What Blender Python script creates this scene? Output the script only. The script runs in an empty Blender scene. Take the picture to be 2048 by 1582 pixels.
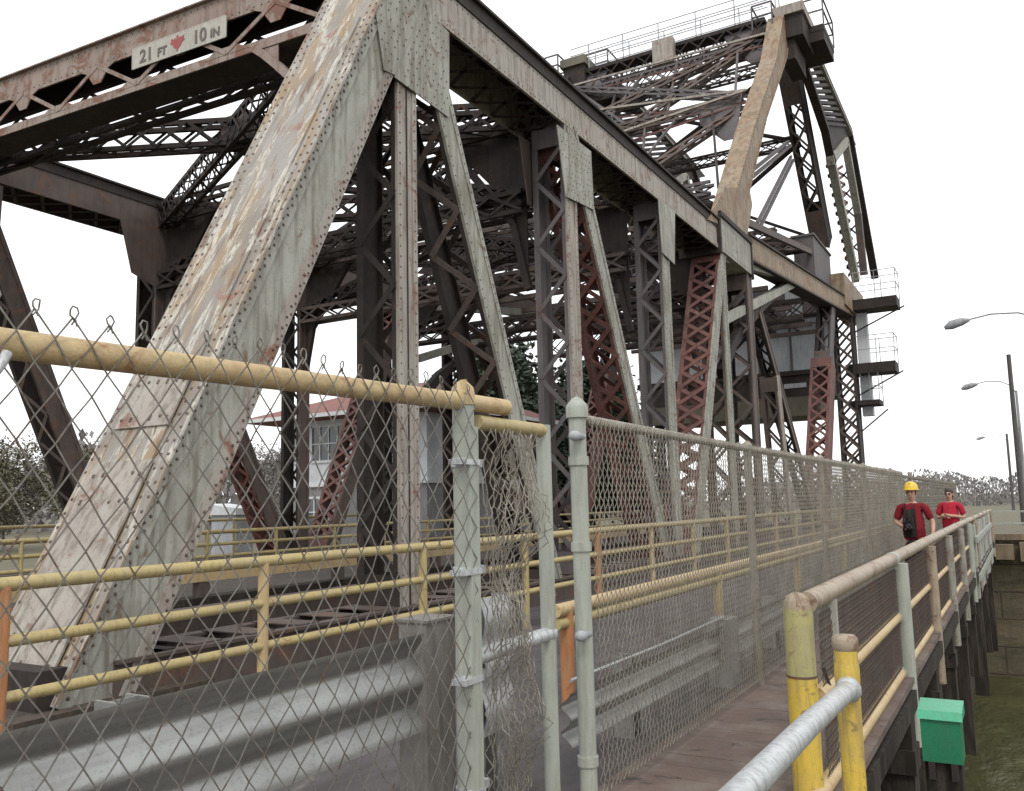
import bpy, bmesh, math, random
from mathutils import Vector as V, Matrix, noise as mnoise
random.seed(7)
R = math.radians
S = bpy.context.scene
COL = S.collection

# ------------------------------------------------------------------ camera
# picture measurements (2048 x 1582): vanishing point of the bridge axis, tilt of the horizon, focal length
F, CX, CY, VPX, VPY, ROLL, CH = 1750.0, 1024, 791, 2042, 985, 0.0228, 1.65
def cray(px, py): return V((px - CX, py - CY, F)).normalized()
_D = cray(VPX, VPY); _H = cray(VPX - 2000, VPY + ROLL * 2000)
_U = _D.cross(_H).normalized()
if _U.y > 0: _U = -_U
_R = _D.cross(_U).normalized()
if _R.x < 0: _R = -_R
CAM = V((0, 0, CH))
def wray(px, py):
    r = cray(px, py); return V((_R.dot(r), _D.dot(r), _U.dot(r)))
def onX(px, py, X): r = wray(px, py); return CAM + r * (X / r.x)
def onY(px, py, Y): r = wray(px, py); return CAM + r * (Y / r.y)
def onZ(px, py, Z): r = wray(px, py); return CAM + r * ((Z - CH) / r.z)
def onP(px, py, o, n): r = wray(px, py); return CAM + r * ((o - CAM).dot(n) / r.dot(n))

cam = bpy.data.cameras.new("Camera"); cam_o = bpy.data.objects.new("Camera", cam); COL.objects.link(cam_o)
cam.sensor_fit = 'HORIZONTAL'; cam.sensor_width = 36.0; cam.lens = 36.0 * F / 2048
cam.clip_start = 0.05; cam.clip_end = 3000
fx = V((_R.x, _D.x, _U.x)); fy = V((_R.y, _D.y, _U.y)); fz = V((_R.z, _D.z, _U.z))
m = Matrix((( fx.x, -fy.x, -fz.x, 0), (fx.y, -fy.y, -fz.y, 0), (fx.z, -fy.z, -fz.z, CH), (0, 0, 0, 1)))
cam_o.matrix_world = m
S.camera = cam_o

# ------------------------------------------------------------------ sky, sun, exposure (bright overcast)
SUN_EL, SUN_AZ = R(52), R(150)
w = bpy.data.worlds.new("World"); S.world = w; w.use_nodes = True
nt = w.node_tree; bg = nt.nodes['Background']
sky = nt.nodes.new('ShaderNodeTexSky'); sky.sky_type = 'NISHITA'; sky.sun_disc = False
sky.sun_elevation = SUN_EL; sky.sun_rotation = SUN_AZ; sky.dust_density = 4; sky.air_density = 1.2
mx = nt.nodes.new('ShaderNodeMix'); mx.data_type = 'RGBA'
mx.inputs[0].default_value = 0.88
mx.inputs[7].default_value = (11.2, 11.3, 11.4, 1)
nt.links.new(sky.outputs[0], mx.inputs[6]); nt.links.new(mx.outputs[2], bg.inputs[0])
bg.inputs[1].default_value = 0.12
sun = bpy.data.lights.new("Sun", 'SUN'); sun.energy = 1.1; sun.angle = R(14); sun.color = (1, .96, .9)
so = bpy.data.objects.new("Sun", sun); COL.objects.link(so)
sd = V((math.sin(SUN_AZ) * math.cos(SUN_EL), math.cos(SUN_AZ) * math.cos(SUN_EL), math.sin(SUN_EL)))
so.rotation_euler = sd.to_track_quat('Z', 'Y').to_euler(); so.location = (20, -20, 40)
S.view_settings.view_transform = 'Standard'; S.view_settings.look = 'None'; S.view_settings.gamma = 1
S.view_settings.exposure = 0.25

# ------------------------------------------------------------------ materials
def nodes(name):
    m = bpy.data.materials.new(name); m.use_nodes = True
    return m, m.node_tree, m.node_tree.nodes['Principled BSDF']
def noise(nt, co, scale, detail=6, rough=.6, dist=0.0):
    n = nt.nodes.new('ShaderNodeTexNoise'); n.inputs['Scale'].default_value = scale
    n.inputs['Detail'].default_value = detail; n.inputs['Roughness'].default_value = rough
    n.inputs['Distortion'].default_value = dist
    nt.links.new(co, n.inputs['Vector']); return n.outputs['Fac']
def ramp(nt, fac, lo, hi):
    r = nt.nodes.new('ShaderNodeMapRange'); r.interpolation_type = 'SMOOTHSTEP'
    r.inputs[1].default_value = lo; r.inputs[2].default_value = hi
    nt.links.new(fac, r.inputs[0]); return r.outputs[0]
def mixc(nt, fac, a, b):
    m = nt.nodes.new('ShaderNodeMix'); m.data_type = 'RGBA'
    for k, s in ((6, a), (7, b)):
        if isinstance(s, tuple): m.inputs[k].default_value = s + (1,)
        else: nt.links.new(s, m.inputs[k])
    if isinstance(fac, float): m.inputs[0].default_value = fac
    else: nt.links.new(fac, m.inputs[0])
    return m.outputs[2]
def scaled(nt, co, s, rot=(0, 0, 0)):
    if rot != (0, 0, 0):
        r_ = nt.nodes.new('ShaderNodeMapping'); r_.inputs['Rotation'].default_value = rot
        nt.links.new(co, r_.inputs['Vector']); co = r_.outputs[0]
    mp = nt.nodes.new('ShaderNodeMapping'); mp.inputs['Scale'].default_value = s
    nt.links.new(co, mp.inputs['Vector']); return mp.outputs[0]
def bump(nt, b, h, strength=.3, dist=.02):
    bp = nt.nodes.new('ShaderNodeBump'); bp.inputs['Strength'].default_value = strength
    bp.inputs['Distance'].default_value = dist
    nt.links.new(h, bp.inputs['Height']); nt.links.new(bp.outputs[0], b.inputs['Normal'])
def wposition(nt): return nt.nodes.new('ShaderNodeNewGeometry').outputs['Position']
def paint(name, base, base2, rust, amt, metal=0., rough=.7, dirt=(.10, .085, .07), dirt_amt=.5, sc=1.0, streak=(5, 5, .5), peel=None, peel_amt=.5, rot=(0, 0, 0)):
    """weathered paint: two tones of paint, rust patches, long dirt streaks, fine grain"""
    m, nt, b = nodes(name); co = wposition(nt)
    n1 = noise(nt, co, 1.1 * sc, 8, .65, .4); n2 = noise(nt, co, 2.6 * sc, 10, .7, .8)
    st = noise(nt, scaled(nt, co, streak, rot), 2.0 * sc, 7, .65); g = noise(nt, co, 42 * sc, 4, .7)
    c = mixc(nt, ramp(nt, n1, .35, .65), base, base2)
    if peel: c = mixc(nt, ramp(nt, noise(nt, scaled(nt, co, streak, rot), 3.1, 10, .75, .6), .62 - .25 * peel_amt, .66 - .2 * peel_amt), c, peel)
    dmask = nt.nodes.new('ShaderNodeMath'); dmask.operation = 'MULTIPLY'; dmask.inputs[1].default_value = dirt_amt
    nt.links.new(ramp(nt, st, .43, .68), dmask.inputs[0]); c = mixc(nt, dmask.outputs[0], c, dirt)
    rm = ramp(nt, n2, .70 - .32 * amt, .80 - .32 * amt); c = mixc(nt, rm, c, rust)
    gm = nt.nodes.new('ShaderNodeMath'); gm.operation = 'MULTIPLY'; gm.inputs[1].default_value = .45
    nt.links.new(ramp(nt, g, .52, .72), gm.inputs[0]); c = mixc(nt, gm.outputs[0], c, tuple(x * .45 for x in base2))
    nt.links.new(c, b.inputs['Base Color'])
    b.inputs['Metallic'].default_value = metal; b.inputs['Roughness'].default_value = rough
    bump(nt, b, mixc(nt, .5, n2, g), .35, .012)
    return m
M = {}
M['pale'] = paint('weathered pale grey green steel paint', (.335, .34, .30), (.25, .245, .21), (.15, .09, .052), .40, dirt=(.115, .095, .065), dirt_amt=.75)
M['rose'] = paint('faded rose grey steel paint', (.30, .265, .235), (.33, .31, .27), (.185, .09, .058), .48, dirt=(.12, .092, .068), dirt_amt=.75)
def coverpaint():
    m, nt, b = nodes('peeling cover plate paint'); co = wposition(nt); rot = (R(27.3), 0, 0)
    long_ = scaled(nt, co, (4.2, 2, .7), rot); big = noise(nt, co, .55, 5, .6, .3); st = noise(nt, long_, 1.0, 9, .68, .9); st2 = noise(nt, scaled(nt, co, (2.6, 1, .5), rot), 1.5, 8, .7, 1.2)
    fine = noise(nt, scaled(nt, co, (9, 3, 2.2), rot), 3.0, 9, .75, .5); g = noise(nt, co, 45, 4, .7)
    c = mixc(nt, ramp(nt, big, .38, .62), (.275, .26, .24), (.205, .185, .16))
    c = mixc(nt, ramp(nt, st, .46, .58), c, (.27, .195, .115))
    pm = nt.nodes.new('ShaderNodeMath'); pm.operation = 'MULTIPLY'; nt.links.new(ramp(nt, st2, .50, .58), pm.inputs[0]); nt.links.new(ramp(nt, fine, .40, .52), pm.inputs[1])
    c = mixc(nt, pm.outputs[0], c, (.47, .45, .395))
    c = mixc(nt, ramp(nt, noise(nt, scaled(nt, co, (4, 2, .6), rot), 1.9, 10, .72, .7), .54, .62), c, (.145, .09, .055))
    c = mixc(nt, ramp(nt, noise(nt, co, 1.3, 9, .7, .5), .57, .66), c, (.24, .115, .08))
    gm = nt.nodes.new('ShaderNodeMath'); gm.operation = 'MULTIPLY'; gm.inputs[1].default_value = .5; nt.links.new(ramp(nt, g, .52, .7), gm.inputs[0])
    c = mixc(nt, gm.outputs[0], c, (.12, .10, .085)); nt.links.new(c, b.inputs['Base Color']); b.inputs['Roughness'].default_value = .6
    bump(nt, b, mixc(nt, .5, pm.outputs[0], g), .4, .012); return m
M['cover'] = coverpaint()
M['portal'] = paint('rust pink portal paint', (.275, .225, .19), (.25, .185, .155), (.165, .078, .05), .62, dirt=(.12, .09, .068), dirt_amt=.7)
M['dark'] = paint('shade darkened umber steel', (.030, .025, .023), (.047, .037, .033), (.070, .040, .027), .44, dirt=(.018, .016, .015), dirt_amt=.5)  # grimy inner steel; shade of the truss interior is partly put into this colour
M['brown'] = paint('shade darkened rusted steel', (.070, .052, .045), (.105, .079, .068), (.125, .062, .038), .52, dirt=(.035, .03, .026), dirt_amt=.5)  # rust brown, deepened in the colour to carry interior shade as well
M['red'] = paint('oxide red lattice paint', (.165, .064, .05), (.10, .042, .036), (.20, .11, .08), .42, dirt=(.05, .032, .028), dirt_amt=.5)
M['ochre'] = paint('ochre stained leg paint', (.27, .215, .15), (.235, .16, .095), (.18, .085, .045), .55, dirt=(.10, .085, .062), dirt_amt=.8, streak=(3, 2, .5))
M['rivet'] = paint('rusty rivet heads', (.085, .062, .05), (.13, .095, .075), (.07, .04, .03), .5)
M['mauve'] = paint('grey mauve plate', (.085, .076, .080), (.115, .098, .098), (.11, .06, .045), .4, dirt=(.05, .045, .045))
M['yellow'] = paint('chipped yellow rail paint', (.43, .34, .14), (.37, .30, .15), (.22, .12, .06), .36, rough=.55, dirt=(.22, .175, .09), dirt_amt=.5, sc=2.5)
M['tan'] = paint('faded tan rail paint', (.50, .385, .20), (.44, .31, .16), (.30, .155, .07), .40, rough=.55, dirt=(.33, .25, .14), dirt_amt=.4, sc=3)
M['post'] = paint('grey green post paint', (.30, .325, .285), (.35, .37, .32), (.22, .16, .11), .22, rough=.55, dirt=(.22, .2, .16), dirt_amt=.5, sc=3)
M['railpost'] = paint('rust stained grey post paint', (.31, .31, .27), (.25, .235, .20), (.17, .10, .06), .5, rough=.6, dirt=(.14, .115, .085), dirt_amt=.8, sc=2.4)
M['railtop'] = paint('worn beige handrail paint', (.34, .28, .20), (.28, .22, .155), (.17, .10, .06), .52, dirt=(.15, .12, .1), dirt_amt=.6, rough=.5, sc=3)
M['orange'] = paint('orange post paint', (.44, .17, .06), (.40, .20, .09), (.28, .11, .05), .4, sc=3)
M['bright'] = paint('bright yellow bollard paint', (.62, .43, .05), (.50, .36, .08), (.20, .13, .06), .40, rough=.6, dirt=(.26, .2, .09), dirt_amt=.7, sc=3)
M['lime'] = paint('worn lime bollard paint', (.40, .37, .15), (.33, .30, .15), (.20, .15, .085), .42, rough=.6, dirt=(.19, .165, .1), dirt_amt=.7, sc=3)
M['galv'] = paint('galvanised sheet', (.42, .425, .41), (.34, .345, .33), (.24, .22, .19), .26, metal=.8, rough=.42, dirt=(.17, .165, .15), dirt_amt=.45, streak=(1, .4, 6))
M['galvp'] = paint('galvanised pipe', (.52, .54, .55), (.45, .47, .48), (.3, .28, .24), .2, metal=.3, rough=.4, sc=4)
M['wire'] = paint('weathered fence wire', (.23, .22, .20), (.155, .14, .12), (.12, .075, .05), .5, metal=.4, rough=.55, sc=3)
M['finewire'] = paint('dull far fence wire', (.33, .305, .255), (.255, .23, .19), (.18, .13, .095), .4, metal=.3, rough=.6, sc=3)
M['green'] = paint('green plastic box', (.012, .19, .095), (.014, .16, .08), (.015, .11, .055), .1, rough=.35, sc=2, dirt_amt=.2)
M['greenlid'] = paint('pale green lid', (.05, .34, .19), (.045, .29, .16), (.03, .17, .09), .1, rough=.3, sc=2, dirt_amt=.2)
M['white'] = paint('off white siding', (.66, .68, .70), (.58, .60, .62), (.4, .38, .34), .12, dirt=(.42, .42, .40), dirt_amt=.4)
M['greywall'] = paint('grey render', (.25, .25, .26), (.20, .20, .205), (.16, .14, .12), .25)
M['dullgrey'] = paint('dull grey post steel', (.20, .19, .172), (.155, .145, .13), (.12, .085, .06), .4, dirt=(.09, .08, .07), dirt_amt=.7, sc=2)
M['cwpanel'] = paint('pale grey counterweight panel', (.42, .44, .47), (.36, .38, .40), (.26, .19, .14), .18, dirt=(.22, .22, .21), dirt_amt=.5)
M['olive'] = paint('olive concrete', (.135, .12, .085), (.10, .09, .065), (.07, .06, .045), .4)
M['roof'] = paint('red roof shingles', (.22, .062, .045), (.18, .052, .04), (.16, .05, .035), .35, sc=2)
M['asphalt'] = paint('worn asphalt', (.088, .078, .080), (.058, .051, .053), (.13, .112, .1), .36, rough=.9, dirt=(.035, .032, .032), dirt_amt=.6, streak=(3, .5, 1))
M['deck'] = paint('dark bridge deck', (.040, .032, .027), (.06, .048, .04), (.08, .055, .035), .45, rough=.9)
M['quay'] = paint('stained quay wall', (.075, .056, .04), (.045, .035, .027), (.09, .065, .045), .4, rough=.9, dirt=(.02, .017, .014), dirt_amt=.8)
M['walk'] = paint('brown walkway boards', (.135, .094, .078), (.092, .066, .055), (.05, .04, .034), .42, rough=.9, dirt=(.17, .145, .125), dirt_amt=.7, streak=(1.2, 1.2, 1))
M['soil'] = paint('dry grass and soil', (.13, .115, .07), (.09, .085, .05), (.15, .13, .09), .4, rough=.95)
M['stone'] = paint('brown canal wall stone', (.215, .165, .105), (.16, .125, .085), (.10, .08, .055), .4, rough=.9, dirt=(.09, .07, .05), dirt_amt=.6)
M['wood'] = paint('dark creosoted timber', (.020, .016, .014), (.034, .027, .022), (.014, .012, .01), .4, rough=.85)
M['lampgrey'] = paint('grey lamp metal', (.34, .35, .37), (.30, .31, .33), (.25, .25, .25), .1)
M['polewood'] = paint('weathered utility pole', (.085, .08, .08), (.065, .06, .06), (.05, .045, .04), .3)
M['bark'] = paint('bark', (.07, .058, .048), (.05, .042, .036), (.04, .035, .03), .4)
M['signwhite'] = paint('weathered sign face', (.43, .42, .37), (.36, .345, .30), (.30, .2, .14), .36, sc=3, dirt=(.24, .2, .16), dirt_amt=.5)
M['signblack'] = paint('sign lettering', (.10, .085, .08), (.13, .105, .095), (.2, .15, .12), .2)
M['signred'] = paint('sign red', (.32, .06, .055), (.27, .06, .05), (.26, .12, .1), .2)
M['rubber'] = paint('black rubber', (.025, .024, .025), (.035, .033, .033), (.05, .045, .04), .2, rough=.6)
M['skin'] = paint('skin', (.46, .27, .20), (.43, .25, .18), (.42, .22, .16), .1, rough=.5, dirt_amt=0)
M['redcloth'] = paint('dark red cloth', (.20, .016, .024), (.15, .013, .018), (.18, .014, .02), .2, rough=.9, dirt=(.14, .01, .015))
M['pinkcloth'] = paint('bright red cloth', (.42, .025, .05), (.36, .022, .04), (.3, .02, .03), .2, rough=.9, dirt=(.25, .015, .025))
M['black'] = paint('black cloth', (.009, .009, .009), (.013, .012, .013), (.016, .015, .015), .2, rough=.85)
M['denim'] = paint('dark trousers', (.03, .028, .032), (.04, .036, .04), (.03, .03, .03), .2, rough=.9)
M['hat'] = paint('yellow hard hat', (.72, .47, .04), (.68, .44, .05), (.6, .4, .05), .1, rough=.35, dirt_amt=.1)
M['hair'] = paint('dark hair', (.03, .022, .018), (.04, .03, .024), (.02, .015, .012), .2)
M['eye'] = paint('dark eyes', (.02, .018, .016), (.02, .018, .016), (.02, .018, .016), .1)
M['lip'] = paint('lips', (.33, .13, .11), (.33, .13, .11), (.3, .12, .1), .1)
for k_ in ('black', 'denim', 'redcloth', 'pinkcloth', 'wood', 'dark', 'rubber'): M[k_].node_tree.nodes['Principled BSDF'].inputs['Specular IOR Level'].default_value = .2
def foliage(name, a, b_, c):
    m, nt, b = nodes(name); co = wposition(nt)
    k = mixc(nt, ramp(nt, noise(nt, co, .9, 5), .35, .65), a, b_)
    k = mixc(nt, ramp(nt, noise(nt, co, 7, 3), .5, .75), k, c)
    nt.links.new(k, b.inputs['Base Color']); b.inputs['Roughness'].default_value = .6; return m
M['fir'] = foliage('evergreen needles', (.035, .055, .03), (.022, .038, .022), (.07, .085, .055))
M['bush'] = foliage('winter bush leaves', (.115, .10, .055), (.07, .075, .038), (.15, .12, .08))
M['twig'] = foliage('bare grey twigs', (.17, .15, .14), (.13, .115, .105), (.20, .18, .165))
M['fargreen'] = foliage('far wood', (.165, .155, .15), (.135, .13, .125), (.19, .18, .17))
def glass():
    m, nt, b = nodes('dark window glass'); b.inputs['Base Color'].default_value = (.06, .07, .08, 1)
    b.inputs['Roughness'].default_value = .08; b.inputs['Specular IOR Level'].default_value = .7; return m
M['glass'] = glass()
def water():
    m, nt, b = nodes('murky canal water'); co = wposition(nt)
    n = noise(nt, scaled(nt, co, (1.6, .7, 1)), 1.1, 6, .6, .6)
    c = mixc(nt, ramp(nt, noise(nt, co, .25, 4), .4, .65), (.060, .062, .024), (.085, .082, .034))
    nt.links.new(c, b.inputs['Base Color']); b.inputs['Roughness'].default_value = .16
    b.inputs['Specular IOR Level'].default_value = .28
    bump(nt, b, n, .9, .25); return m
M['water'] = water()
def siding():
    m, nt, b = nodes('white lap siding'); co = wposition(nt)
    wv = nt.nodes.new('ShaderNodeTexWave'); wv.bands_direction = 'Z'; wv.wave_profile = 'SAW'
    wv.inputs['Scale'].default_value = 1.6; nt.links.new(co, wv.inputs['Vector'])
    c = mixc(nt, ramp(nt, noise(nt, co, 1.5, 6), .4, .7), (.62, .65, .68), (.52, .55, .57))
    nt.links.new(c, b.inputs['Base Color']); b.inputs['Roughness'].default_value = .6
    bump(nt, b, wv.outputs['Fac'], .5, .03); return m
M['siding'] = siding()
def stonewall():
    m, nt, b = nodes('coursed canal stone'); co = wposition(nt)
    bk = nt.nodes.new('ShaderNodeTexBrick'); bk.inputs['Scale'].default_value = 1
    bk.inputs['Brick Width'].default_value = 1.9; bk.inputs['Row Height'].default_value = 1.0
    bk.inputs['Mortar Size'].default_value = .035; bk.inputs['Mortar Smooth'].default_value = .4
    bk.inputs['Color1'].default_value = (.135, .112, .07, 1); bk.inputs['Color2'].default_value = (.10, .085, .055, 1)
    bk.inputs['Mortar'].default_value = (.07, .055, .04, 1)
    nt.links.new(scaled(nt, co, (1, 1, 1), (R(90), 0, 0)), bk.inputs['Vector'])
    c = mixc(nt, ramp(nt, noise(nt, scaled(nt, co, (2, 2, .35)), 1.6, 8, .7), .45, .75), bk.outputs['Color'], (.075, .06, .042))
    c = mixc(nt, ramp(nt, noise(nt, co, 3, 8, .7), .55, .75), c, (.20, .17, .115))
    c = mixc(nt, ramp(nt, noise(nt, scaled(nt, co, (.5, .5, 2.2)), 1.2, 9, .75), .5, .7), c, (.055, .052, .03))
    nt.links.new(c, b.inputs['Base Color']); b.inputs['Roughness'].default_value = .9
    bump(nt, b, mixc(nt, .5, bk.outputs['Fac'], noise(nt, co, 4, 9, .75)), .9, .12); return m
M['stonewall'] = stonewall()

# ------------------------------------------------------------------ mesh builder and naming helpers
ORG = {}
class MB:
    def __init__(s): s.v = []; s.f = []; s.mi = []; s.sm = []
    def add(s, vs, fs, mi=0, smooth=False):
        k = len(s.v); s.v += [V(p) for p in vs]
        for f in fs: s.f.append(tuple(k + i for i in f)); s.mi.append(mi); s.sm.append(smooth)
        return s
    def bar(s, a, b, w, h, ref=(1, 0, 0), mi=0, off=(0, 0)):
        """box from a to b; w measured across ref and the axis, h along ref; off shifts (w, h)"""
        a = V(a); b = V(b); t = (b - a).normalized(); ref = V(ref)
        if abs(t.dot(ref.normalized())) > .98: ref = V((0, 0, 1)) if abs(t.z) < .9 else V((0, 1, 0))
        sd = ref.cross(t).normalized(); u = t.cross(sd)
        vs = []
        for p in (a, b):
            for i, j in ((-1, -1), (1, -1), (1, 1), (-1, 1)):
                vs.append(p + sd * (off[0] + i * w / 2) + u * (off[1] + j * h / 2))
        return s.add(vs, [(3, 2, 1, 0), (4, 5, 6, 7), (0, 1, 5, 4), (1, 2, 6, 5), (2, 3, 7, 6), (3, 0, 4, 7)], mi)
    def box(s, lo, hi, mi=0):
        (x0, y0, z0), (x1, y1, z1) = lo, hi
        return s.add([(x0, y0, z0), (x1, y0, z0), (x1, y1, z0), (x0, y1, z0), (x0, y0, z1), (x1, y0, z1), (x1, y1, z1), (x0, y1, z1)],
                     [(3, 2, 1, 0), (4, 5, 6, 7), (0, 1, 5, 4), (1, 2, 6, 5), (2, 3, 7, 6), (3, 0, 4, 7)], mi)
    def path(s, pts, r, n=10, mi=0, caps=True, smooth=True):
        pts = [V(p) for p in pts]; vs = []; prev = None; rr = r if isinstance(r, (list, tuple)) else [r] * len(pts)
        for i, p in enumerate(pts):
            t = (pts[min(i + 1, len(pts) - 1)] - pts[max(i - 1, 0)]).normalized()
            if prev is None:
                ref = V((0, 0, 1)) if abs(t.z) < .9 else V((1, 0, 0)); u = t.cross(ref).normalized()
            else: u = (prev - t * prev.dot(t)).normalized()
            prev = u; w_ = t.cross(u)
            for k in range(n):
                a = 2 * math.pi * k / n; vs.append(p + (u * math.cos(a) + w_ * math.sin(a)) * rr[i])
        fs = [(i * n + k, i * n + (k + 1) % n, (i + 1) * n + (k + 1) % n, (i + 1) * n + k) for i in range(len(pts) - 1) for k in range(n)]
        s.add(vs, fs, mi, smooth)
        if caps:
            s.add(vs[:n], [tuple(range(n))[::-1]], mi); s.add(vs[-n:], [tuple(range(n))], mi)
        return s
    def tube(s, a, b, r, n=12, mi=0): return s.path([a, b], r, n, mi)
    def lathe(s, base, prof, n=14, mi=0, axis=(0, 0, 1)):
        base = V(base); ax = V(axis).normalized(); u = ax.orthogonal().normalized(); w_ = ax.cross(u)
        vs = [base + ax * h + (u * math.cos(2 * math.pi * k / n) + w_ * math.sin(2 * math.pi * k / n)) * r for r, h in prof for k in range(n)]
        fs = [(i * n + k, i * n + (k + 1) % n, (i + 1) * n + (k + 1) % n, (i + 1) * n + k) for i in range(len(prof) - 1) for k in range(n)]
        s.add(vs, fs, mi, True); s.add(vs[:n], [tuple(range(n))[::-1]], mi); s.add(vs[-n:], [tuple(range(n))], mi); return s
    def prism(s, poly, ext, mi=0):
        """polygon (list of points) extruded by vector ext"""
        n = len(poly); poly = [V(p) for p in poly]; e = V(ext)
        return s.add(poly + [p + e for p in poly], [tuple(range(n))[::-1], tuple(range(n, 2 * n))] + [(i, (i + 1) % n, n + (i + 1) % n, n + i) for i in range(n)], mi)
    def rivet(s, p, nrm, r=.02, mi=2):
        p = V(p); nrm = V(nrm).normalized(); u = nrm.orthogonal().normalized(); w_ = nrm.cross(u); k = 6
        vs = [p + (u * math.cos(2 * math.pi * i / k) + w_ * math.sin(2 * math.pi * i / k)) * r for i in range(k)]
        vs += [p + nrm * r * .5 + (u * math.cos(2 * math.pi * i / k) + w_ * math.sin(2 * math.pi * i / k)) * r * .68 for i in range(k)]
        vs.append(p + nrm * r * .75)
        s.add(vs, [(i, (i + 1) % k, k + (i + 1) % k, k + i) for i in range(k)] + [(k + i, k + (i + 1) % k, 2 * k) for i in range(k)], mi, True)
    def ball(s, c, r, n=10, mi=0, sc=(1, 1, 1)):
        c = V(c); vs = []; fs = []; m_ = n // 2 + 1
        for i in range(m_):
            t = math.pi * i / (m_ - 1)
            for k in range(n):
                a = 2 * math.pi * k / n
                vs.append(c + V((math.sin(t) * math.cos(a) * sc[0], math.sin(t) * math.sin(a) * sc[1], math.cos(t) * sc[2])) * r)
        fs = [(i * n + k, (i + 1) * n + k, (i + 1) * n + (k + 1) % n, i * n + (k + 1) % n) for i in range(m_ - 1) for k in range(n)]
        return s.add(vs, fs, mi, True)
    def build(s, name, mats, parent=None, origin=None):
        if not isinstance(mats, (list, tuple)): mats = [mats]
        o_ = ORG[parent.name] if parent else V(origin or (0, 0, 0))
        me = bpy.data.meshes.new(name); me.from_pydata([tuple(p - o_) for p in s.v], [], s.f)
        for mm in mats: me.materials.append(M[mm] if isinstance(mm, str) else mm)
        me.polygons.foreach_set('material_index', [min(i, len(mats) - 1) for i in s.mi]); me.polygons.foreach_set('use_smooth', s.sm); me.update()
        ob = bpy.data.objects.new(name, me); COL.objects.link(ob); ORG[ob.name] = o_
        if parent: ob.parent = parent
        else: ob.location = o_
        return ob
def tag(o, label, cat, group=None, kind=None):
    if label: o['label'] = label
    if cat: o['category'] = cat
    if group: o['group'] = group
    if kind: o['kind'] = kind
    return o
def thing(name, label, cat, org, group=None):
    o = bpy.data.objects.new(name, None); COL.objects.link(o); o.location = org; o.empty_display_size = .2
    ORG[o.name] = V(org); return tag(o, label, cat, group)
def structure(mb, name, mat): o = mb.build(name, mat); o['kind'] = 'structure'; return o
def copy_tree(src, loc, label):
    c = src.copy(); COL.objects.link(c); c.location = loc; ORG[c.name] = V(loc)
    if label: c['label'] = label
    for ch in src.children:
        d = ch.copy(); COL.objects.link(d); d.parent = c
        for g in ch.children:
            e = g.copy(); COL.objects.link(e); e.parent = d
    return c

# ------------------------------------------------------------------ ground, road, water, walkway
WZ = -5.1           # water level
g = MB()
def quad(mb, x0, x1, y0, y1, z, mi=0): mb.add([(x0, y0, z), (x1, y0, z), (x1, y1, z), (x0, y1, z)], [(0, 1, 2, 3)], mi)
quad(g, -1500, -2.3, -60, 2000, -.25); quad(g, -2.3, 1500, 38.6, 2000, -.25)
structure(g, 'ground', 'soil')
g = MB(); quad(g, -3, 300, -60, 60, WZ); structure(g, 'water', 'water')
g = MB(); g.box((-8.52, -20, -.4), (-2.31, 60, -.06)); structure(g, 'road', 'asphalt')
g = MB(); g.box((-18.6, 4.6, -.2), (-8.5, 60, .12)); structure(g, 'bridge_roadway', 'deck')
g = MB()
y = -3.0
while y < 38:
    x1 = .9 if y < 3.8 else -.98
    g.box((-2.28, y, -.05), (x1, y + .2385, random.uniform(-.0015, .0015))); y += .242
structure(g, 'walkway', 'walk')

# canal walls
t = thing('canal_wall', 'brown stone canal wall across the far end of the green water', 'wall', (0, 38.6, 0))
b = MB(); b.box((-2.3, 38.0, WZ - .5), (60, 39.2, -.1)); b.build('wall_face', 'stonewall', t)
b = MB(); b.box((-2.3, 37.85, -.1), (60, 39.3, .12)); b.build('coping', 'stone', t)
t = thing('quay_wall', 'dark brown wall under the walkway edge beside the water', 'wall', (-1.3, 20, 0))
b = MB(); b.box((-2.3, -10, WZ - .5), (-1.95, 38, -.06)); b.build('wall_face', 'quay', t)
b = MB(); b.bar((-1.1, 3.9, -.19), (-1.1, 38, -.19), .26, .16, (0, 0, 1)); b.build('edge_beam', 'wood', t)
b = MB(); b.box((-1.95, 3.9, -.34), (-1.2, 38, -.27)); b.build('soffit', 'wood', t)
lens = [1.5, 1.1, 2.0, 1.4, 2.3, 1.6, 2.6, 2.2, 2.8]
for i, y in enumerate([5.6, 8.6, 11.2, 13.9, 16.8, 19.9, 23.2, 26.8, 31]):
    b = MB(); b.box((-1.26, y - .15, -.3 - lens[i]), (-.98, y + .15, -.28)); b.box((-1.28, y - .19, -.72), (-.96, y + .19, -.52))
    o = b.build('timber_fender', 'wood'); tag(o, 'dark hanging timber fender under the walkway edge above the water', 'fender', 'timber fenders under the walkway')

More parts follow.
